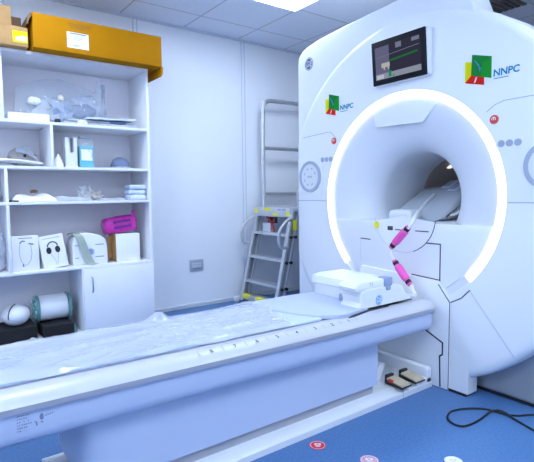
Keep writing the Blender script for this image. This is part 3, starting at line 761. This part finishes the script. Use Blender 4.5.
rail = [(2.868, YF, .95), (2.868, YF, 1.93), (2.885, YF, 1.99), (2.935, YF, 2.03), (3.05, YF, 2.036), (3.38, YF, 2.036), (3.44, YF, 2.0), (3.445, YF, .95)]
b = B(); tube(b, smooth(rail, 5), .021, 10); tube(b, [(2.868, YF, 1.555), (3.445, YF, 1.555)], .02, 8); obj('guard_rail', b, M['alu'], L)
b = B(); bx(b, 2.868, 3.445, YF-.01, YF+.01, .97, 1.10, .003); bx(b, 2.868, 3.45, YF-.022, YF-.004, 1.09, 1.105); bx(b, 3.44, 3.455, YN, YF, .96, 1.09, .002); obj('toe_board', b, M['alu'], L)
b = B(); bx(b, 2.862, 2.892, YN-.02, YN+.02, .95, 1.13, .003); obj('rail_post', b, M['greypl'], L)
for xx, yy in ((2.545, 4.00), (2.545, 3.40), (3.44, YF), (3.44, YN)):
    b = B(); lathe(b, [(0, -.014), (.026, -.014), (.030, -.008), (.030, .008), (.026, .014), (0, .014)], 'y', (xx, yy, .030), 16); bx(b, xx-.008, xx+.045, yy-.018, yy+.018, .035, .060, .003); obj('caster', b, M['white2'] if xx < 3 else M['rubber'], L)
S = thing('safety_tag', 'red and black strap with pale tag hanging under the ladder platform', 'strap', (2.84, 3.76, .86))
b = B(); bx(b, 2.83, 2.85, 3.70, 3.84, .80, .925, .004); bx(b, 2.825, 2.85, 3.77, 3.80, .73, .81, .003); obj('clip', b, M['dark'], S)
b = B(); tube(b, smooth([(2.822, 3.84, .86), (2.818, 3.79, .83), (2.818, 3.76, .80), (2.818, 3.735, .74), (2.82, 3.72, .68)], 5), .012, 8); tube(b, smooth([(2.822, 3.70, .84), (2.818, 3.74, .80), (2.818, 3.75, .75)], 5), .010, 8); obj('webbing', b, mat('red_strap', (.42, .05, .06), .7, noise_amt=.2, noise_scale=40), S)
b = B(); bx(b, 2.808, 2.822, 3.765, 3.90, .66, .80, .004); obj('tag_card', b, M['lgrey'], S)

# ------------------------------------------------------------------ shelf unit
SH = thing('shelf_unit', 'tall white laminate shelf unit with one door cabinet at its foot', 'shelf unit', (.8, 3.88, 0))
SX0, SX1, SF, SB, TH = -.62, 1.540, 3.680, 4.078, .018
obj('side_panel', bx(B(), SX0, SX0+TH, SF, SB, 0, 2.09, .001), M['shelf'], SH)
obj('side_panel', bx(B(), SX1-TH, SX1, SF, SB, 0, 2.09, .001), M['shelf'], SH)
obj('back_panel', bx(B(), SX0, SX1, SB-.004, SB+.004, 0, 2.088), M['shelfback'], SH)
obj('top_panel', bx(B(), SX0, SX1, SF-.004, SB, 2.072, 2.092, .001), M['shelf'], SH)
obj('base_panel', bx(B(), SX0, SX1, SF, SB, .03, .048, .001), M['shelf'], SH)
obj('kick_board', bx(B(), SX0, SX1, SF+.02, SF+.036, 0, .03), M['shelf'], SH)
for z in (1.612, 1.295, 1.045, .552): obj('shelf_board', bx(B(), SX0+TH, SX1-TH, SF, SB-.004, z-.011, z+.009, .001), M['shelf'], SH)
for (x, z0, z1) in ((.500, 1.621, 2.072), (.500, .561, 1.284), (.804, 1.304, 1.601), (.982, .048, .541)):
    obj('divider', bx(B(), x-.009, x+.009, SF+.001, SB-.004, z0, z1, .001), M['shelf'], SH)
dr = obj('door', bx(B(), .978, 1.532, SF-.020, SF-.002, .050, .540, .0015), M['shelf'], SH)
b = B(); tube(b, smooth([(1.036, SF-.020, .475), (1.036, SF-.042, .468), (1.036, SF-.046, .42), (1.036, SF-.042, .372), (1.036, SF-.020, .365)], 4), .006, 8); obj('handle', b, M['chrome'], dr)

# ---- on top of the unit
t = thing('carton', 'long amber cardboard carton lying on top of the shelf unit', 'carton', (1.13, 3.72, 2.092))
b = B(); bx(b, .690, 1.610, 3.56, 3.86, 2.0935, 2.323, .004); obj('body', b, M['amber'], t)
b = B(); prism(b, [(.690, 2.30), (.678, 2.322), (.66, 2.285), (.655, 2.24), (.662, 2.24), (.672, 2.28)], 'y', 3.565, 3.86); obj('flap', b, M['kraft_d'], t)
b = B(); prism(b, [(1.604, 2.094), (1.620, 2.094), (1.616, 2.04), (1.604, 2.02), (1.598, 2.024), (1.606, 2.05)], 'y', 3.562, 3.858); obj('flap', b, M['amber'], t)
b = B(); quad(b, (0, 3.5598, 0), UX, UZ, .905, 1.052, 2.128, 2.235, .0012); lb = obj('shipping_label', b, M['paper'], t)
b = B(); O = (0, 3.5585, 0)
quad(b, O, UX, UZ, .925, 1.035, 2.222, 2.231, .0006)
for k, (a, c) in enumerate(((.945, 1.02), (.94, 1.01), (.945, 1.015), (.94, 1.0))): quad(b, O, UX, UZ, a, c, 2.211-k*.009, 2.214-k*.009, .0006)
quad(b, O, UX, UZ, .94, .99, 2.146, 2.150, .0006); quad(b, O, UX, UZ, .945, .985, 2.139, 2.142, .0006)
obj('label_print', b, M['print_g'], lb)
b = B(); O = (0, 3.5598, 0)
for k, (a, c) in enumerate(((.915, 1.075), (.925, 1.07), (.935, 1.03))):
    x = a
    while x < c:
        l = .006+.010*random.random(); quad(b, O, UX, UZ, x, min(c, x+l), 2.288-k*.013, 2.294-k*.013, .0008); x += l+.004
obj('printed_marking', b, M['brownprint'], t)
t = thing('carton', 'low kraft carton with yellow label beside the long amber carton', 'carton', (.46, 3.72, 2.092))
obj('body', bx(B(), .26, .664, 3.60, 3.88, 2.0935, 2.222, .003), M['kraft'], t)
b = B(); quad(b, (0, 3.5998, 0), UX, UZ, .572, .663, 2.118, 2.192, .001); y_ = obj('yellow_label', b, M['yelp'], t)
b = B(); poly(b, (0, 3.5988, 0), UX, UZ, [(.588, 2.130), (.655, 2.130), (.657, 2.163), (.62, 2.163), (.60, 2.152), (.588, 2.152)], .0006); obj('white_label', b, M['paper'], y_)
t = thing('carton', 'small kraft carton standing on the low kraft carton', 'carton', (.42, 3.72, 2.2235))
obj('body', bx(B(), .28, .572, 3.62, 3.80, 2.2235, 2.350, .003), M['kraft'], t)
obj('tape', bx(B(), .28, .5735, 3.69, 3.73, 2.224, 2.3505), M['cream'], t)
t = thing('carton', 'dark brown carton half hidden behind the two kraft cartons', 'carton', (.58, 3.97, 2.092))
obj('body', bx(B(), .46, .676, 3.89, 4.06, 2.0935, 2.372, .003), M['kraft_d'], t)
obj('flap', bx(B(), .46, .676, 3.885, 3.889, 2.30, 2.372), M['kraft_d'], t)

# ---- compartment 1 (z = 1.621)
Z = 1.6215
tag(obj('white_box', bx(B(), .533, .800, 3.700, 3.86, Z, Z+.052, .008, 2), M['paper']), 'flat white box at the left front of the top shelf', 'box')
BG = thing('clear_bag', 'large clear plastic bag of grey medical bits on the top shelf', 'plastic bag', (.93, 3.92, Z))
b = B()
def bagf(u, v):
    x = .60+.66*u; a = v*PI*2
    top = .30-.10*math.cos(u*PI*1.2) if u < .5 else .24+.10*u
    hgt = 1.25*(.17+.15*math.sin(PI*min(1, max(0, u)))**.5*.7+.10*(u > .9))*(1 if u > .02 else .3)
    rx = .075*(.25+.75*math.sin(PI*min(1, max(0.0, u)))**.4)
    y = 3.925+rx*math.cos(a); z = Z+.002+hgt/2*(1+math.sin(a))
    d = .018*noise.noise(Vector((x*18, y*18, z*18)))+.02*noise.noise(Vector((x*7, y*9, z*8+4)))
    return Vector((x+d, min(4.06, y+d*1.2), max(Z+.001, z+d)))
sheet(b, 40, 30, bagf); bmesh.ops.remove_doubles(b, verts=b.verts, dist=.0008); obj('bag_film', b, M['bag'], BG, 20)
b = B(); sheet(b, 6, 24, lambda u, v: Vector((1.235+.028*u+.01*noise.noise(Vector((u, v*6, 1))), 3.90+.02*noise.noise(Vector((v*8, u*3, 2))), Z+.06+.29*v))); thicken(b, .002); obj('bag_edge', b, M['film'], BG)
def lump(name, label, cat, c, s, m, seed, amt=.35, grp=None, sub=3):
    b = B(); blob(b, c, s, amt, 3.0, sub, seed, flat=-s[2]*.75)
    return tag(obj(name, b, m, None, 40), label, cat, grp)
lump('wrapped_packet', 'small white packet inside the bag at its left', 'packet', (.730, 3.86, Z+.165), (.045, .03, .032), M['paper'], 1)
lump('tubing_coil', 'grey coiled tubing at the left inside the clear bag', 'tubing', (.80, 3.90, Z+.100), (.11, .05, .10), M['greycloth'], 2, .6)
lump('tubing_coil', 'grey-blue coiled tubing in the middle of the clear bag', 'tubing', (.93, 3.90, Z+.105), (.09, .05, .105), M['slate'], 3, .6)
lump('connector_plug', 'beige plug lying on top inside the clear bag', 'plug', (.915, 3.855, Z+.205), (.022, .02, .025), M['cream'], 4)
lump('dark_pouch', 'dark slate pouch low inside the clear bag', 'pouch', (1.07, 3.90, Z+.120), (.115, .04, .060), M['gegrey'], 5, .3)
lump('wrapped_packet', 'pale blue packet at the right inside the clear bag', 'packet', (1.13, 3.965, Z+.155), (.11, .04, .10), M['palecloth'], 6, .5)
t = tag(obj('black_clip', bx(B(), .835, .875, 3.70, 3.73, Z, Z+.030, .008), M['dark']), 'small black clip beside the flat white box', 'clip')
b = B(); bx(b, .90, 1.45, 3.72, 3.98, Z, Z+.022, .006, 2, rotz(1.2, 3.85, -.03)); bx(b, .92, 1.44, 3.73, 3.96, Z+.024, Z+.040, .006, 2, rotz(1.2, 3.85, .05))
tag(obj('folded_gown', b, M['greycloth']), 'folded pale grey sheet lying flat under the clear bag', 'sheet')
b = B()
def padf(u, v): 
    x = 1.06+.38*u; y = 3.70+.13*v
    return Vector((x, y, Z+.056+.018*u+.008*noise.noise(Vector((x*9, y*9, 1)))))
sheet(b, 14, 10, padf); thicken(b, .014); tag(obj('wrapped_pad', b, M['palecloth']), 'pale blue wrapped pad lying on the folded sheet', 'pad')
b = B(); lathe(b, [(.06, 0), (.095, .004), (.10, .014), (.094, .016), (.06, .008)], 'z', (1.30, 3.705, Z+.025), 32)
for v in b.verts: v.co.y = 3.80+(v.co.y-3.705)*.9
tag(obj('kidney_dish', b, M['gegrey']), 'dark grey dish under the pale blue wrapped pad', 'dish')
lump('tissue_wad', 'crumpled white tissue at the front edge of the top shelf', 'tissue', (1.03, 3.71, Z+.016), (.035, .02, .018), M['paper'], 8)

# ---- compartment 2 left (z = 1.304)
Z = 1.3045
b = B()
def trayf(u, v):
    x = .28+.46*u; y = 3.70+.15*v
    e = max(abs(2*u-1)**6, abs(2*v-1)**4)
    return Vector((x, y, Z+.014+.022*e*.6+.022*math.sin(PI*u)+.0*v))
sheet(b, 26, 12, trayf); thicken(b, .010); tag(obj('curved_splint', b, M['white2']), 'flat curved white tray below the tan mesh pouch', 'tray')
t = thing('mesh_pouch', 'tan mesh pouch leaning behind the curved white tray', 'pouch', (.655, 3.93, Z))
b = B(); blob(b, (.650, 3.93, Z+.072), (.092, .050, .082), .25, 2.0, 3, 12, flat=-.071); obj('body', b, M['tan'], t)
b = B(); prism(b, [(.60, Z+.14), (.68, Z+.158), (.735, Z+.07), (.745, Z+.05), (.66, Z+.10), (.595, Z+.11)], 'y', 3.870, 3.884, .003); obj('flap', b, M['greycloth'], t)
obj('toggle', bx(B(), .645, .665, 3.868, 3.885, Z+.075, Z+.095, .004), M['dark'], t)

# ---- compartment 2 right
t = thing('wall_bracket', 'white two-pronged holder standing beside the teal bottle', 'holder', (.95, 3.80, Z))
b = B(); prism(b, [(.908, Z), (.990, Z), (.993, Z+.222), (.966, Z+.222), (.966, Z+.115), (.938, Z+.110), (.938, Z+.222), (.905, Z+.222)], 'y', 3.74, 3.82, .004); obj('prongs', b, M['white2'], t)
obj('foot', bx(B(), .906, .992, 3.735, 3.83, Z, Z+.010, .003), M['white'], t)
t = thing('bottle', 'clear square bottle half full of teal liquid with white label', 'bottle', (1.062, 3.80, Z))
obj('liquid', bx(B(), 1.010, 1.114, 3.750, 3.850, Z+.004, Z+.165, .010, 3), M['teal'], t)
obj('shell', bx(B(), 1.006, 1.118, 3.746, 3.854, Z, Z+.225, .014, 3), M['clearpl'], t)
obj('cap', bx(B(), 1.020, 1.105, 3.765, 3.835, Z+.225, Z+.240, .005, 2), M['lgrey'], t)
b = B(); quad(b, (0, 3.7448, 0), UX, UZ, 1.020, 1.100, Z+.055, Z+.138, .001); lb = obj('label', b, M['paper'], t)
b = B(); ringpoly(b, (1.06, 3.7436, Z+.097), UX, UZ, .034, .038, .0005, 24, -.8, 1.4); obj('label_ring', b, M['greypl'], lb)
b = B(); lathe(b, [(0, 0), (.038, 0), (.035, .03), (.012, .085), (.006, .10), (0, .10)], 'z', (.862, 3.78, Z), 24); tag(obj('dispenser_cone', b, M['white']), 'small white cone standing against the divider left of the two-pronged holder', 'cone')
t = thing('face_cap', 'grey-blue domed cap on the right of the bottle shelf', 'cap', (1.355, 3.85, Z))
b = B(); blob(b, (1.355, 3.86, Z+.035), (.075, .06, .062), .12, 2.0, 3, 21, flat=-.033); obj('dome', b, M['bluecloth'], t)
b = B(); lathe(b, [(.0, 0), (.085, 0), (.09, .008), (.07, .018), (0, .02)], 'z', (1.352, 3.85, Z), 28); obj('brim', b, M['greycloth'], t)

# ---- compartment 3 (z = 1.054)
Z = 1.0545
def pile(name, label, cat, x0, x1, y0, y1, h, m, seed):
    b = B()
    def f(u, v):
        x = x0+(x1-x0)*u; y = y0+(y1-y0)*v; e = min(1, 6*min(u, 1-u, v, 1-v))
        return Vector((x, y, Z+.003+h*e**.5*(.65+.6*noise.noise(Vector((x*11+seed, y*13, seed))))))
    sheet(b, 24, 14, f); thicken(b, .003)
    for v in b.verts: v.co.z = max(v.co.z, Z)
    return tag(obj(name, b, m, None, 30), label, cat)
pile('folded_sheet', 'crumpled white sheet on the narrow shelf above the boxed headphones', 'sheet', .53, .83, 3.70, 3.90, .060, M['paper'], 1)
pile('paper_bundle', 'flat grey paper bundle in the middle of the narrow shelf', 'paper', .80, 1.06, 3.705, 3.88, .040, M['greycloth'], 2)
pile('wrapped_film', 'flattened grey wrapper right of the crumpled cloth', 'wrapper', 1.12, 1.34, 3.705, 3.87, .022, M['greycloth'], 3)
lump('rubber_bulb', 'small dark bulb lying on the crumpled white sheet', 'bulb', (.69, 3.80, Z+.072), (.025, .02, .014), M['kraft_d'], 31)
b = B(); blob(b, (1.06, 3.83, Z+.056), (.068, .05, .060), .4, 2.6, 3, 33, flat=-.055); tag(obj('crumpled_cloth', b, M['palegrey'], None, 40), 'crumpled pale grey cloth on the middle of the narrow shelf', 'cloth')
b = B(); blob(b, (1.14, 3.80, Z+.035), (.045, .04, .035), .6, 3.2, 3, 35, flat=-.030); tag(obj('hair_net', b, M['tan'], None, 40), 'small brown crumpled net beside the pale grey cloth', 'net')
for k, (h, y) in enumerate(((.042, 0), (.042, .004), (.038, -.003))):
    z0 = Z+sum((.042, .042, .038)[:k])
    lab = ('lowest pale blue pad of the stack at the shelf\'s right end', 'middle pale blue pad of the stack at the shelf\'s right end', 'topmost pale blue pad of the stack at the shelf\'s right end')[k]
    tag(obj('gauze_pad', bx(B(), 1.372-y, 1.512-y*.5, 3.715+y, 3.84, z0+.001, z0+h-.001, .012, 3), M['palecloth']), lab, 'pad', 'pads stacked on the narrow shelf')
tag(obj('lead_end', tube(B(), smooth([(.515, 3.70, Z+.006), (.53, 3.705, Z+.008), (.56, 3.70, Z+.006), (.575, 3.71, Z+.006)], 4), .006, 6), M['rubber']), 'short black cord end beside the divider on the narrow shelf', 'cord')
b = B(); blob(b, (.40, 3.80, Z+.045), (.08, .06, .05), .4, 2.5, 3, 37, flat=-.044); tag(obj('cloth_bundle', b, M['greycloth'], None, 40), 'grey cloth bundle left of the divider at the photo edge', 'cloth')

# ---- compartment 4 (z = .561)
Z = .5615
def fold_box(x0, x1, y0, y1, h, lean, yaw, tilt):
    c = ((x0+x1)/2, y0, Z)
    return Matrix.Translation(c) @ Matrix.Rotation(yaw, 4, 'Z') @ Matrix.Rotation(tilt, 4, 'Y') @ Matrix.Translation((-c[0], -c[1], -c[2]))
# earphone box
t = thing('earphone_box', 'white box printed with a pair of thin tube earphones', 'box', (.605, 3.74, Z))
obj('body', bx(B(), .517, .692, 3.735, 3.83, Z, Z+.250, .004), M['paper'], t)
b = B(); O = (0, 3.7348, 0)
strip(b, O, UX, UZ, [(x, z) for x, z in [(.572, Z+.20), (.565, Z+.16), (.566, Z+.11), (.575, Z+.07), (.588, Z+.05)]], .004); strip(b, O, UX, UZ, [(.640, Z+.185), (.645, Z+.12), (.637, Z+.075), (.615, Z+.045), (.598, Z+.04)], .004)
obj('printed_tube', b, M['greypl'], t)
b = B(); strip(b, O, UX, UZ, [(.570, Z+.20), (.585, Z+.215), (.600, Z+.212)], .009); strip(b, O, UX, UZ, [(.628, Z+.195), (.655, Z+.188)], .010); quad(b, O, UX, UZ, .582, .592, Z+.030, Z+.052); quad(b, O, UX, UZ, .560, .65, Z+.232, Z+.237); obj('printed_earphone', b, M['print_g'], t)
# headphone box
def hb(v): return v
Mh = Matrix.Translation((.81, 3.74, Z+.017)) @ Matrix.Rotation(.06, 4, 'Z') @ Matrix.Rotation(-.13, 4, 'Y') @ Matrix.Rotation(-.10, 4, 'X') @ Matrix.Translation((-.81, -3.74, -(Z+.017)))
Mh = Matrix.Translation((0, 0, .002)) @ Mh
t = thing('headphone_box', 'tilted white box printed with black over-ear headphones', 'box', (.81, 3.76, Z))
hbody = obj('body', bx(B(), .722, .895, 3.74, 3.83, Z+.002, Z+.245, .004, 2, Mh), M['paper'], t)
O = Mh @ Vector((.808, 3.7398, Z)); hu = (Mh.to_3x3() @ Vector((1, 0, 0))); hv = (Mh.to_3x3() @ Vector((0, 0, 1)))
b = B(); ringpoly(b, O+hv*.160, hu, hv, .031, .038, .0012, 24, .05, PI-.05)
for s in (-1, 1):
    bb = circ(.018, 18, s*.031, .135, 1.4); poly(b, O, hu, hv, bb, .0014)
obj('printed_headphones', b, M['dark'], t)
b = B(); ringpoly(b, O+hv*.160, hu, hv, .038, .041, .0012, 24, .05, PI-.05)
strip(b, O, hu, hv, [(-.022, .110), (-.004, .07), (.005, .04), (.008, .02)], .003); strip(b, O, hu, hv, [(.032, .110), (.02, .06), (.014, .03)], .003); quad(b, O, hu, hv, -.06, .06, .222, .227)
obj('printed_cable', b, M['greypl'], t)
# phantom case with strap
t = thing('phantom_case', 'white plastic case with grey-green strap between the headphone box and the white carton', 'case', (1.06, 3.80, Z))
prof = [(.93, Z), (.930, Z+.17), (.945, Z+.215), (.99, Z+.245), (1.06, Z+.245), (1.14, Z+.222), (1.18, Z+.185), (1.19, Z+.13), (1.19, Z)]
obj('body', prism(B(), prof, 'y', 3.745, 3.90, .010, 3), M['white'], t)
b = B()
for z in (.055, .150): quad(b, (0, 3.7448, 0), UX, UZ, 1.095, 1.16, Z+z, Z+z+.006); quad(b, (0, 3.7448, 0), UX, UZ, .945, .97, Z+z, Z+z+.006)
obj('slot', b, M['print_g'], t)
b = B(); ringpoly(b, (1.062, 3.7448, Z+.10), UX, UZ, .0, .026, .0012, 20); 
obj('round_mark', b, M['pad'], t)
b = B(); 
for a in ((1.045, 1.078, .108, .112), (1.045, 1.078, .088, .092), (1.060, 1.064, .085, .115)): quad(b, (0, 3.7434, 0), UX, UZ, a[0], a[1], Z+a[2], Z+a[3], .0005)
obj('mark_print', b, M['geblue'], t)
b = B()
sp = smooth([(.955, 3.90, Z+.235), (.955, 3.83, Z+.250), (.965, 3.752, Z+.240), (.985, 3.728, Z+.200), (1.010, 3.722, Z+.12), (1.035, 3.715, Z+.045), (1.055, 3.705, Z+.010), (1.075, 3.70, Z+.006)], 6)
wv = Vector((1, 0, .10)).normalized()
lo = []
for p in sp: lo.append((b.verts.new(p-wv*.028), b.verts.new(p+wv*.028)))
for q in range(len(lo)-1): b.faces.new((lo[q][0], lo[q][1], lo[q+1][1], lo[q+1][0]))
thicken(b, .005); obj('strap', b, M['strapg'], t)
# carton with kraft side + magenta pack
t = thing('white_carton', 'white carton with brown side standing under the magenta pack', 'carton', (1.36, 3.80, Z))
obj('body', bx(B(), 1.258, 1.455, 3.745, 3.92, Z, Z+.222, .003), M['paper'], t)
obj('side_face', bx(B(), 1.2565, 1.2585, 3.746, 3.919, Z+.002, Z+.22), M['kraft'], t)
obj('flap', bx(B(), 1.205, 1.256, 3.83, 3.836, Z+.03, Z+.205, 0, 1, rotz(1.256, 3.833, .5)), M['kraft'], t)
t = thing('wipes_pack', 'magenta soft pack of wipes lying on the white carton', 'pack', (1.33, 3.82, Z+.2225))
Mp = rot((1.33, 3.82, Z+.23), -.13, 'Y')
b = B(); 
def pk(u, v):
    a = 2*PI*v; x = 1.190+.255*u; e = 1-abs(2*u-1)**14
    ca, sa = math.cos(a), math.sin(a); k = (abs(ca)**4+abs(sa)**4)**-.25
    hh = .066*(.55+.45*e)+.006*noise.noise(Vector((x*14, v*4, 1)))
    return Vector((x, 3.82+.060*ca*k*(.8+.2*e), Z+.297+hh*sa*k))
sheet(b, 26, 20, pk); bmesh.ops.remove_doubles(b, verts=b.verts, dist=.0006); bmesh.ops.holes_fill(b, edges=b.edges)
for v in b.verts: v.co = Mp @ v.co
for v in b.verts: v.co.z = max(v.co.z, Z+.2235)
obj('wrapper', b, M['magenta'], t, 40)
b = B(); sheet(b, 3, 8, lambda u, v: Mp @ Vector((1.435+.024*u, 3.80+.01*math.sin(v*9), Z+.235+.16*v))); thicken(b, .004); obj('crimped_end', b, M['magenta'], t)
b = B()
for zz in (.315, .270):
    sheet(b, 10, 3, lambda u, v: Mp @ Vector((1.255+.145*u, 3.7565, Z+zz+.022*v)))
thicken(b, .002); obj('printed_band', b, M['purple'], t)
# papers at the shelf front
for k, (x, a, lab) in enumerate(((.985, .3, 'small white paper slip in front of the white strapped case'), (1.16, -.2, 'white paper slip lying between the case and the white carton'))):
    tag(obj('paper_slip', bx(B(), x-.055, x+.055, 3.69, 3.735, Z+.0005, Z+.003, 0, 1, rotz(x, 3.712, a*.3)), M['paper']), lab, 'paper')
b = B(); blob(b, (.40, 3.80, Z+.16), (.085, .06, .17), .35, 3.0, 4, 41, flat=-.158); tag(obj('crumpled_bag', b, M['film'], None, 25), 'crumpled clear bag beside the divider at the left edge', 'plastic bag')
b = B(); blob(b, (.39, 3.82, Z+.10), (.05, .04, .10), .4, 3.0, 3, 42, flat=-.098); tag(obj('wrapped_roll', b, M['paper'], None, 40), 'white roll inside the crumpled clear bag at the left edge', 'roll')

# ---- compartment 5 (z = .048)
Z = .0485
tag(obj('foam_cradle', bx(B(), .26, .655, 3.72, 4.0, Z, Z+.105, .006, 2), M['foam']), 'wide black foam block under the white dome', 'foam block')
t = thing('dome_phantom', 'white ball phantom with a black stripe resting on black foam', 'phantom', (.535, 3.83, Z+.105))
b = B(); vs = bmesh.ops.create_uvsphere(b, u_segments=36, v_segments=20, radius=1)['verts']
for v in vs:
    v.co = Vector((.535+v.co.x*.094, 3.835+v.co.y*.092, Z+.1055+.078+v.co.z*.0775))
obj('ball', b, M['paper'], t)
b = B(); tube(b, [(.535+.0955*math.cos(a)*math.cos(.9), 3.835+.0935*math.cos(a)*math.sin(.9), Z+.1835+.0788*math.sin(a)) for a in [PI*(.5+.55*k/14) for k in range(15)]], .004, 6); obj('stripe', b, M['dark'], t)
tag(obj('foam_cradle', bx(B(), .694, .905, 3.70, 3.99, Z, Z+.0935, .006, 2), M['foam']), 'small black foam block under the white drum', 'foam block')
t = thing('drum_phantom', 'white drum phantom with green clear end plates on a black foam block', 'phantom', (.79, 3.86, Z+.12))
DC = (.790, 3.868, Z+.200)
b = B(); lathe(b, [(0, -.098), (.090, -.098), (.095, -.090), (.095, .090), (.090, .098), (0, .098)], 'x', DC, 40); obj('drum', b, M['paper'], t)
for s in (-1, 1):
    b = B(); lathe(b, [(0, s*.100), (.100, s*.100), (.105, s*.106), (.100, s*.122), (0, s*.122)], 'x', DC, 28); ep = obj('end_plate', b, M['tealpl'], t)
    b = B()
    for k in range(6):
        q = k*PI/3+.3; lathe(b, [(0, s*.118), (.016, s*.118), (.016, s*.132), (0, s*.134)], 'x', (DC[0], DC[1]+.064*math.cos(q), DC[2]+.064*math.sin(q)), 10)
    lathe(b, [(0, s*.118), (.024, s*.118), (.022, s*.140), (0, s*.140)], 'x', DC, 14)
    obj('end_bolt', b, mat('pale_green_acrylic', (.35, .62, .60), .2, noise_amt=.05), ep)
b = B(); lathe(b, [(0, 0), (.024, 0), (.026, .01), (.026, .05), (.014, .06), (.012, .075), (0, .076)], 'z', (.962-.052, 3.76, Z), 20)
for v in b.verts: v.co.x += .003
tag(obj('small_vial', b, M['tealpl']), 'small green-grey vial between the drum and the cabinet side', 'vial')

# ------------------------------------------------------------------ on the floor
def sticker(name, x, y, r, m, label, pr='paper'):
    t = thing(name, label, 'floor sticker', (x, y, 0))
    b = B(); poly(b, (x, y, .0004), UX, Vector((0, 1, 0)), circ(r, 36), .0012); obj('disc', b, m, t)
    b = B(); O = Vector((x, y, .0017)); u = Vector((.80, -.59, 0)); v = Vector((.59, .80, 0))
    ringpoly(b, O, u, v, r*.86, r*.91, .0004, 30)
    ringpoly(b, O+v*r*.18, u, v, r*.14, r*.26, .0004, 16); quad(b, O, u, v, -r*.35, r*.35, -r*.22, -r*.12, .0004); quad(b, O, u, v, -r*.28, r*.28, -r*.42, -r*.34, .0004)
    quad(b, O, u, v, -r*.4, -r*.2, 0, r*.4, .0004); quad(b, O, u, v, r*.25, r*.42, r*.05, r*.4, .0004)
    obj('printed_mark', b, M[pr], t)
sticker('floor_sticker', 1.347, 1.478, .036, M['red'], 'round bright red sticker on the blue floor near the table base')
sticker('floor_sticker', 1.436, 1.262, .038, M['palered'], 'round faded pink sticker on the blue floor')
sticker('floor_sticker', 1.703, 1.050, .036, M['paper'], 'round whitish sticker at the bottom edge of the blue floor', 'lgrey')
cp = [(2.48, .93, .0055), (2.368, 1.038, .0055), (2.30, 1.079, .0055), (2.266, 1.118, .0055), (2.254, 1.169, .0055), (2.237, 1.218, .0055), (2.198, 1.256, .0055), (2.147, 1.287, .0055), (2.085, 1.303, .0055), (2.03, 1.288, .0055), (1.994, 1.261, .0055), (1.977, 1.22, .0055), (1.991, 1.185, .0055), (2.046, 1.172, .0055), (2.125, 1.173, .0055), (2.205, 1.182, .0055), (2.24, 1.176, .011), (2.259, 1.150, .016), (2.262, 1.118, .012), (2.246, 1.066, .0055), (2.21, .966, .0055), (2.17, .85, .0055)]
tag(obj('floor_cable', tube(B(), smooth(cp, 6), .0050, 8), M['rubber']), 'looped black cable lying on the blue floor beside the scanner', 'cable')
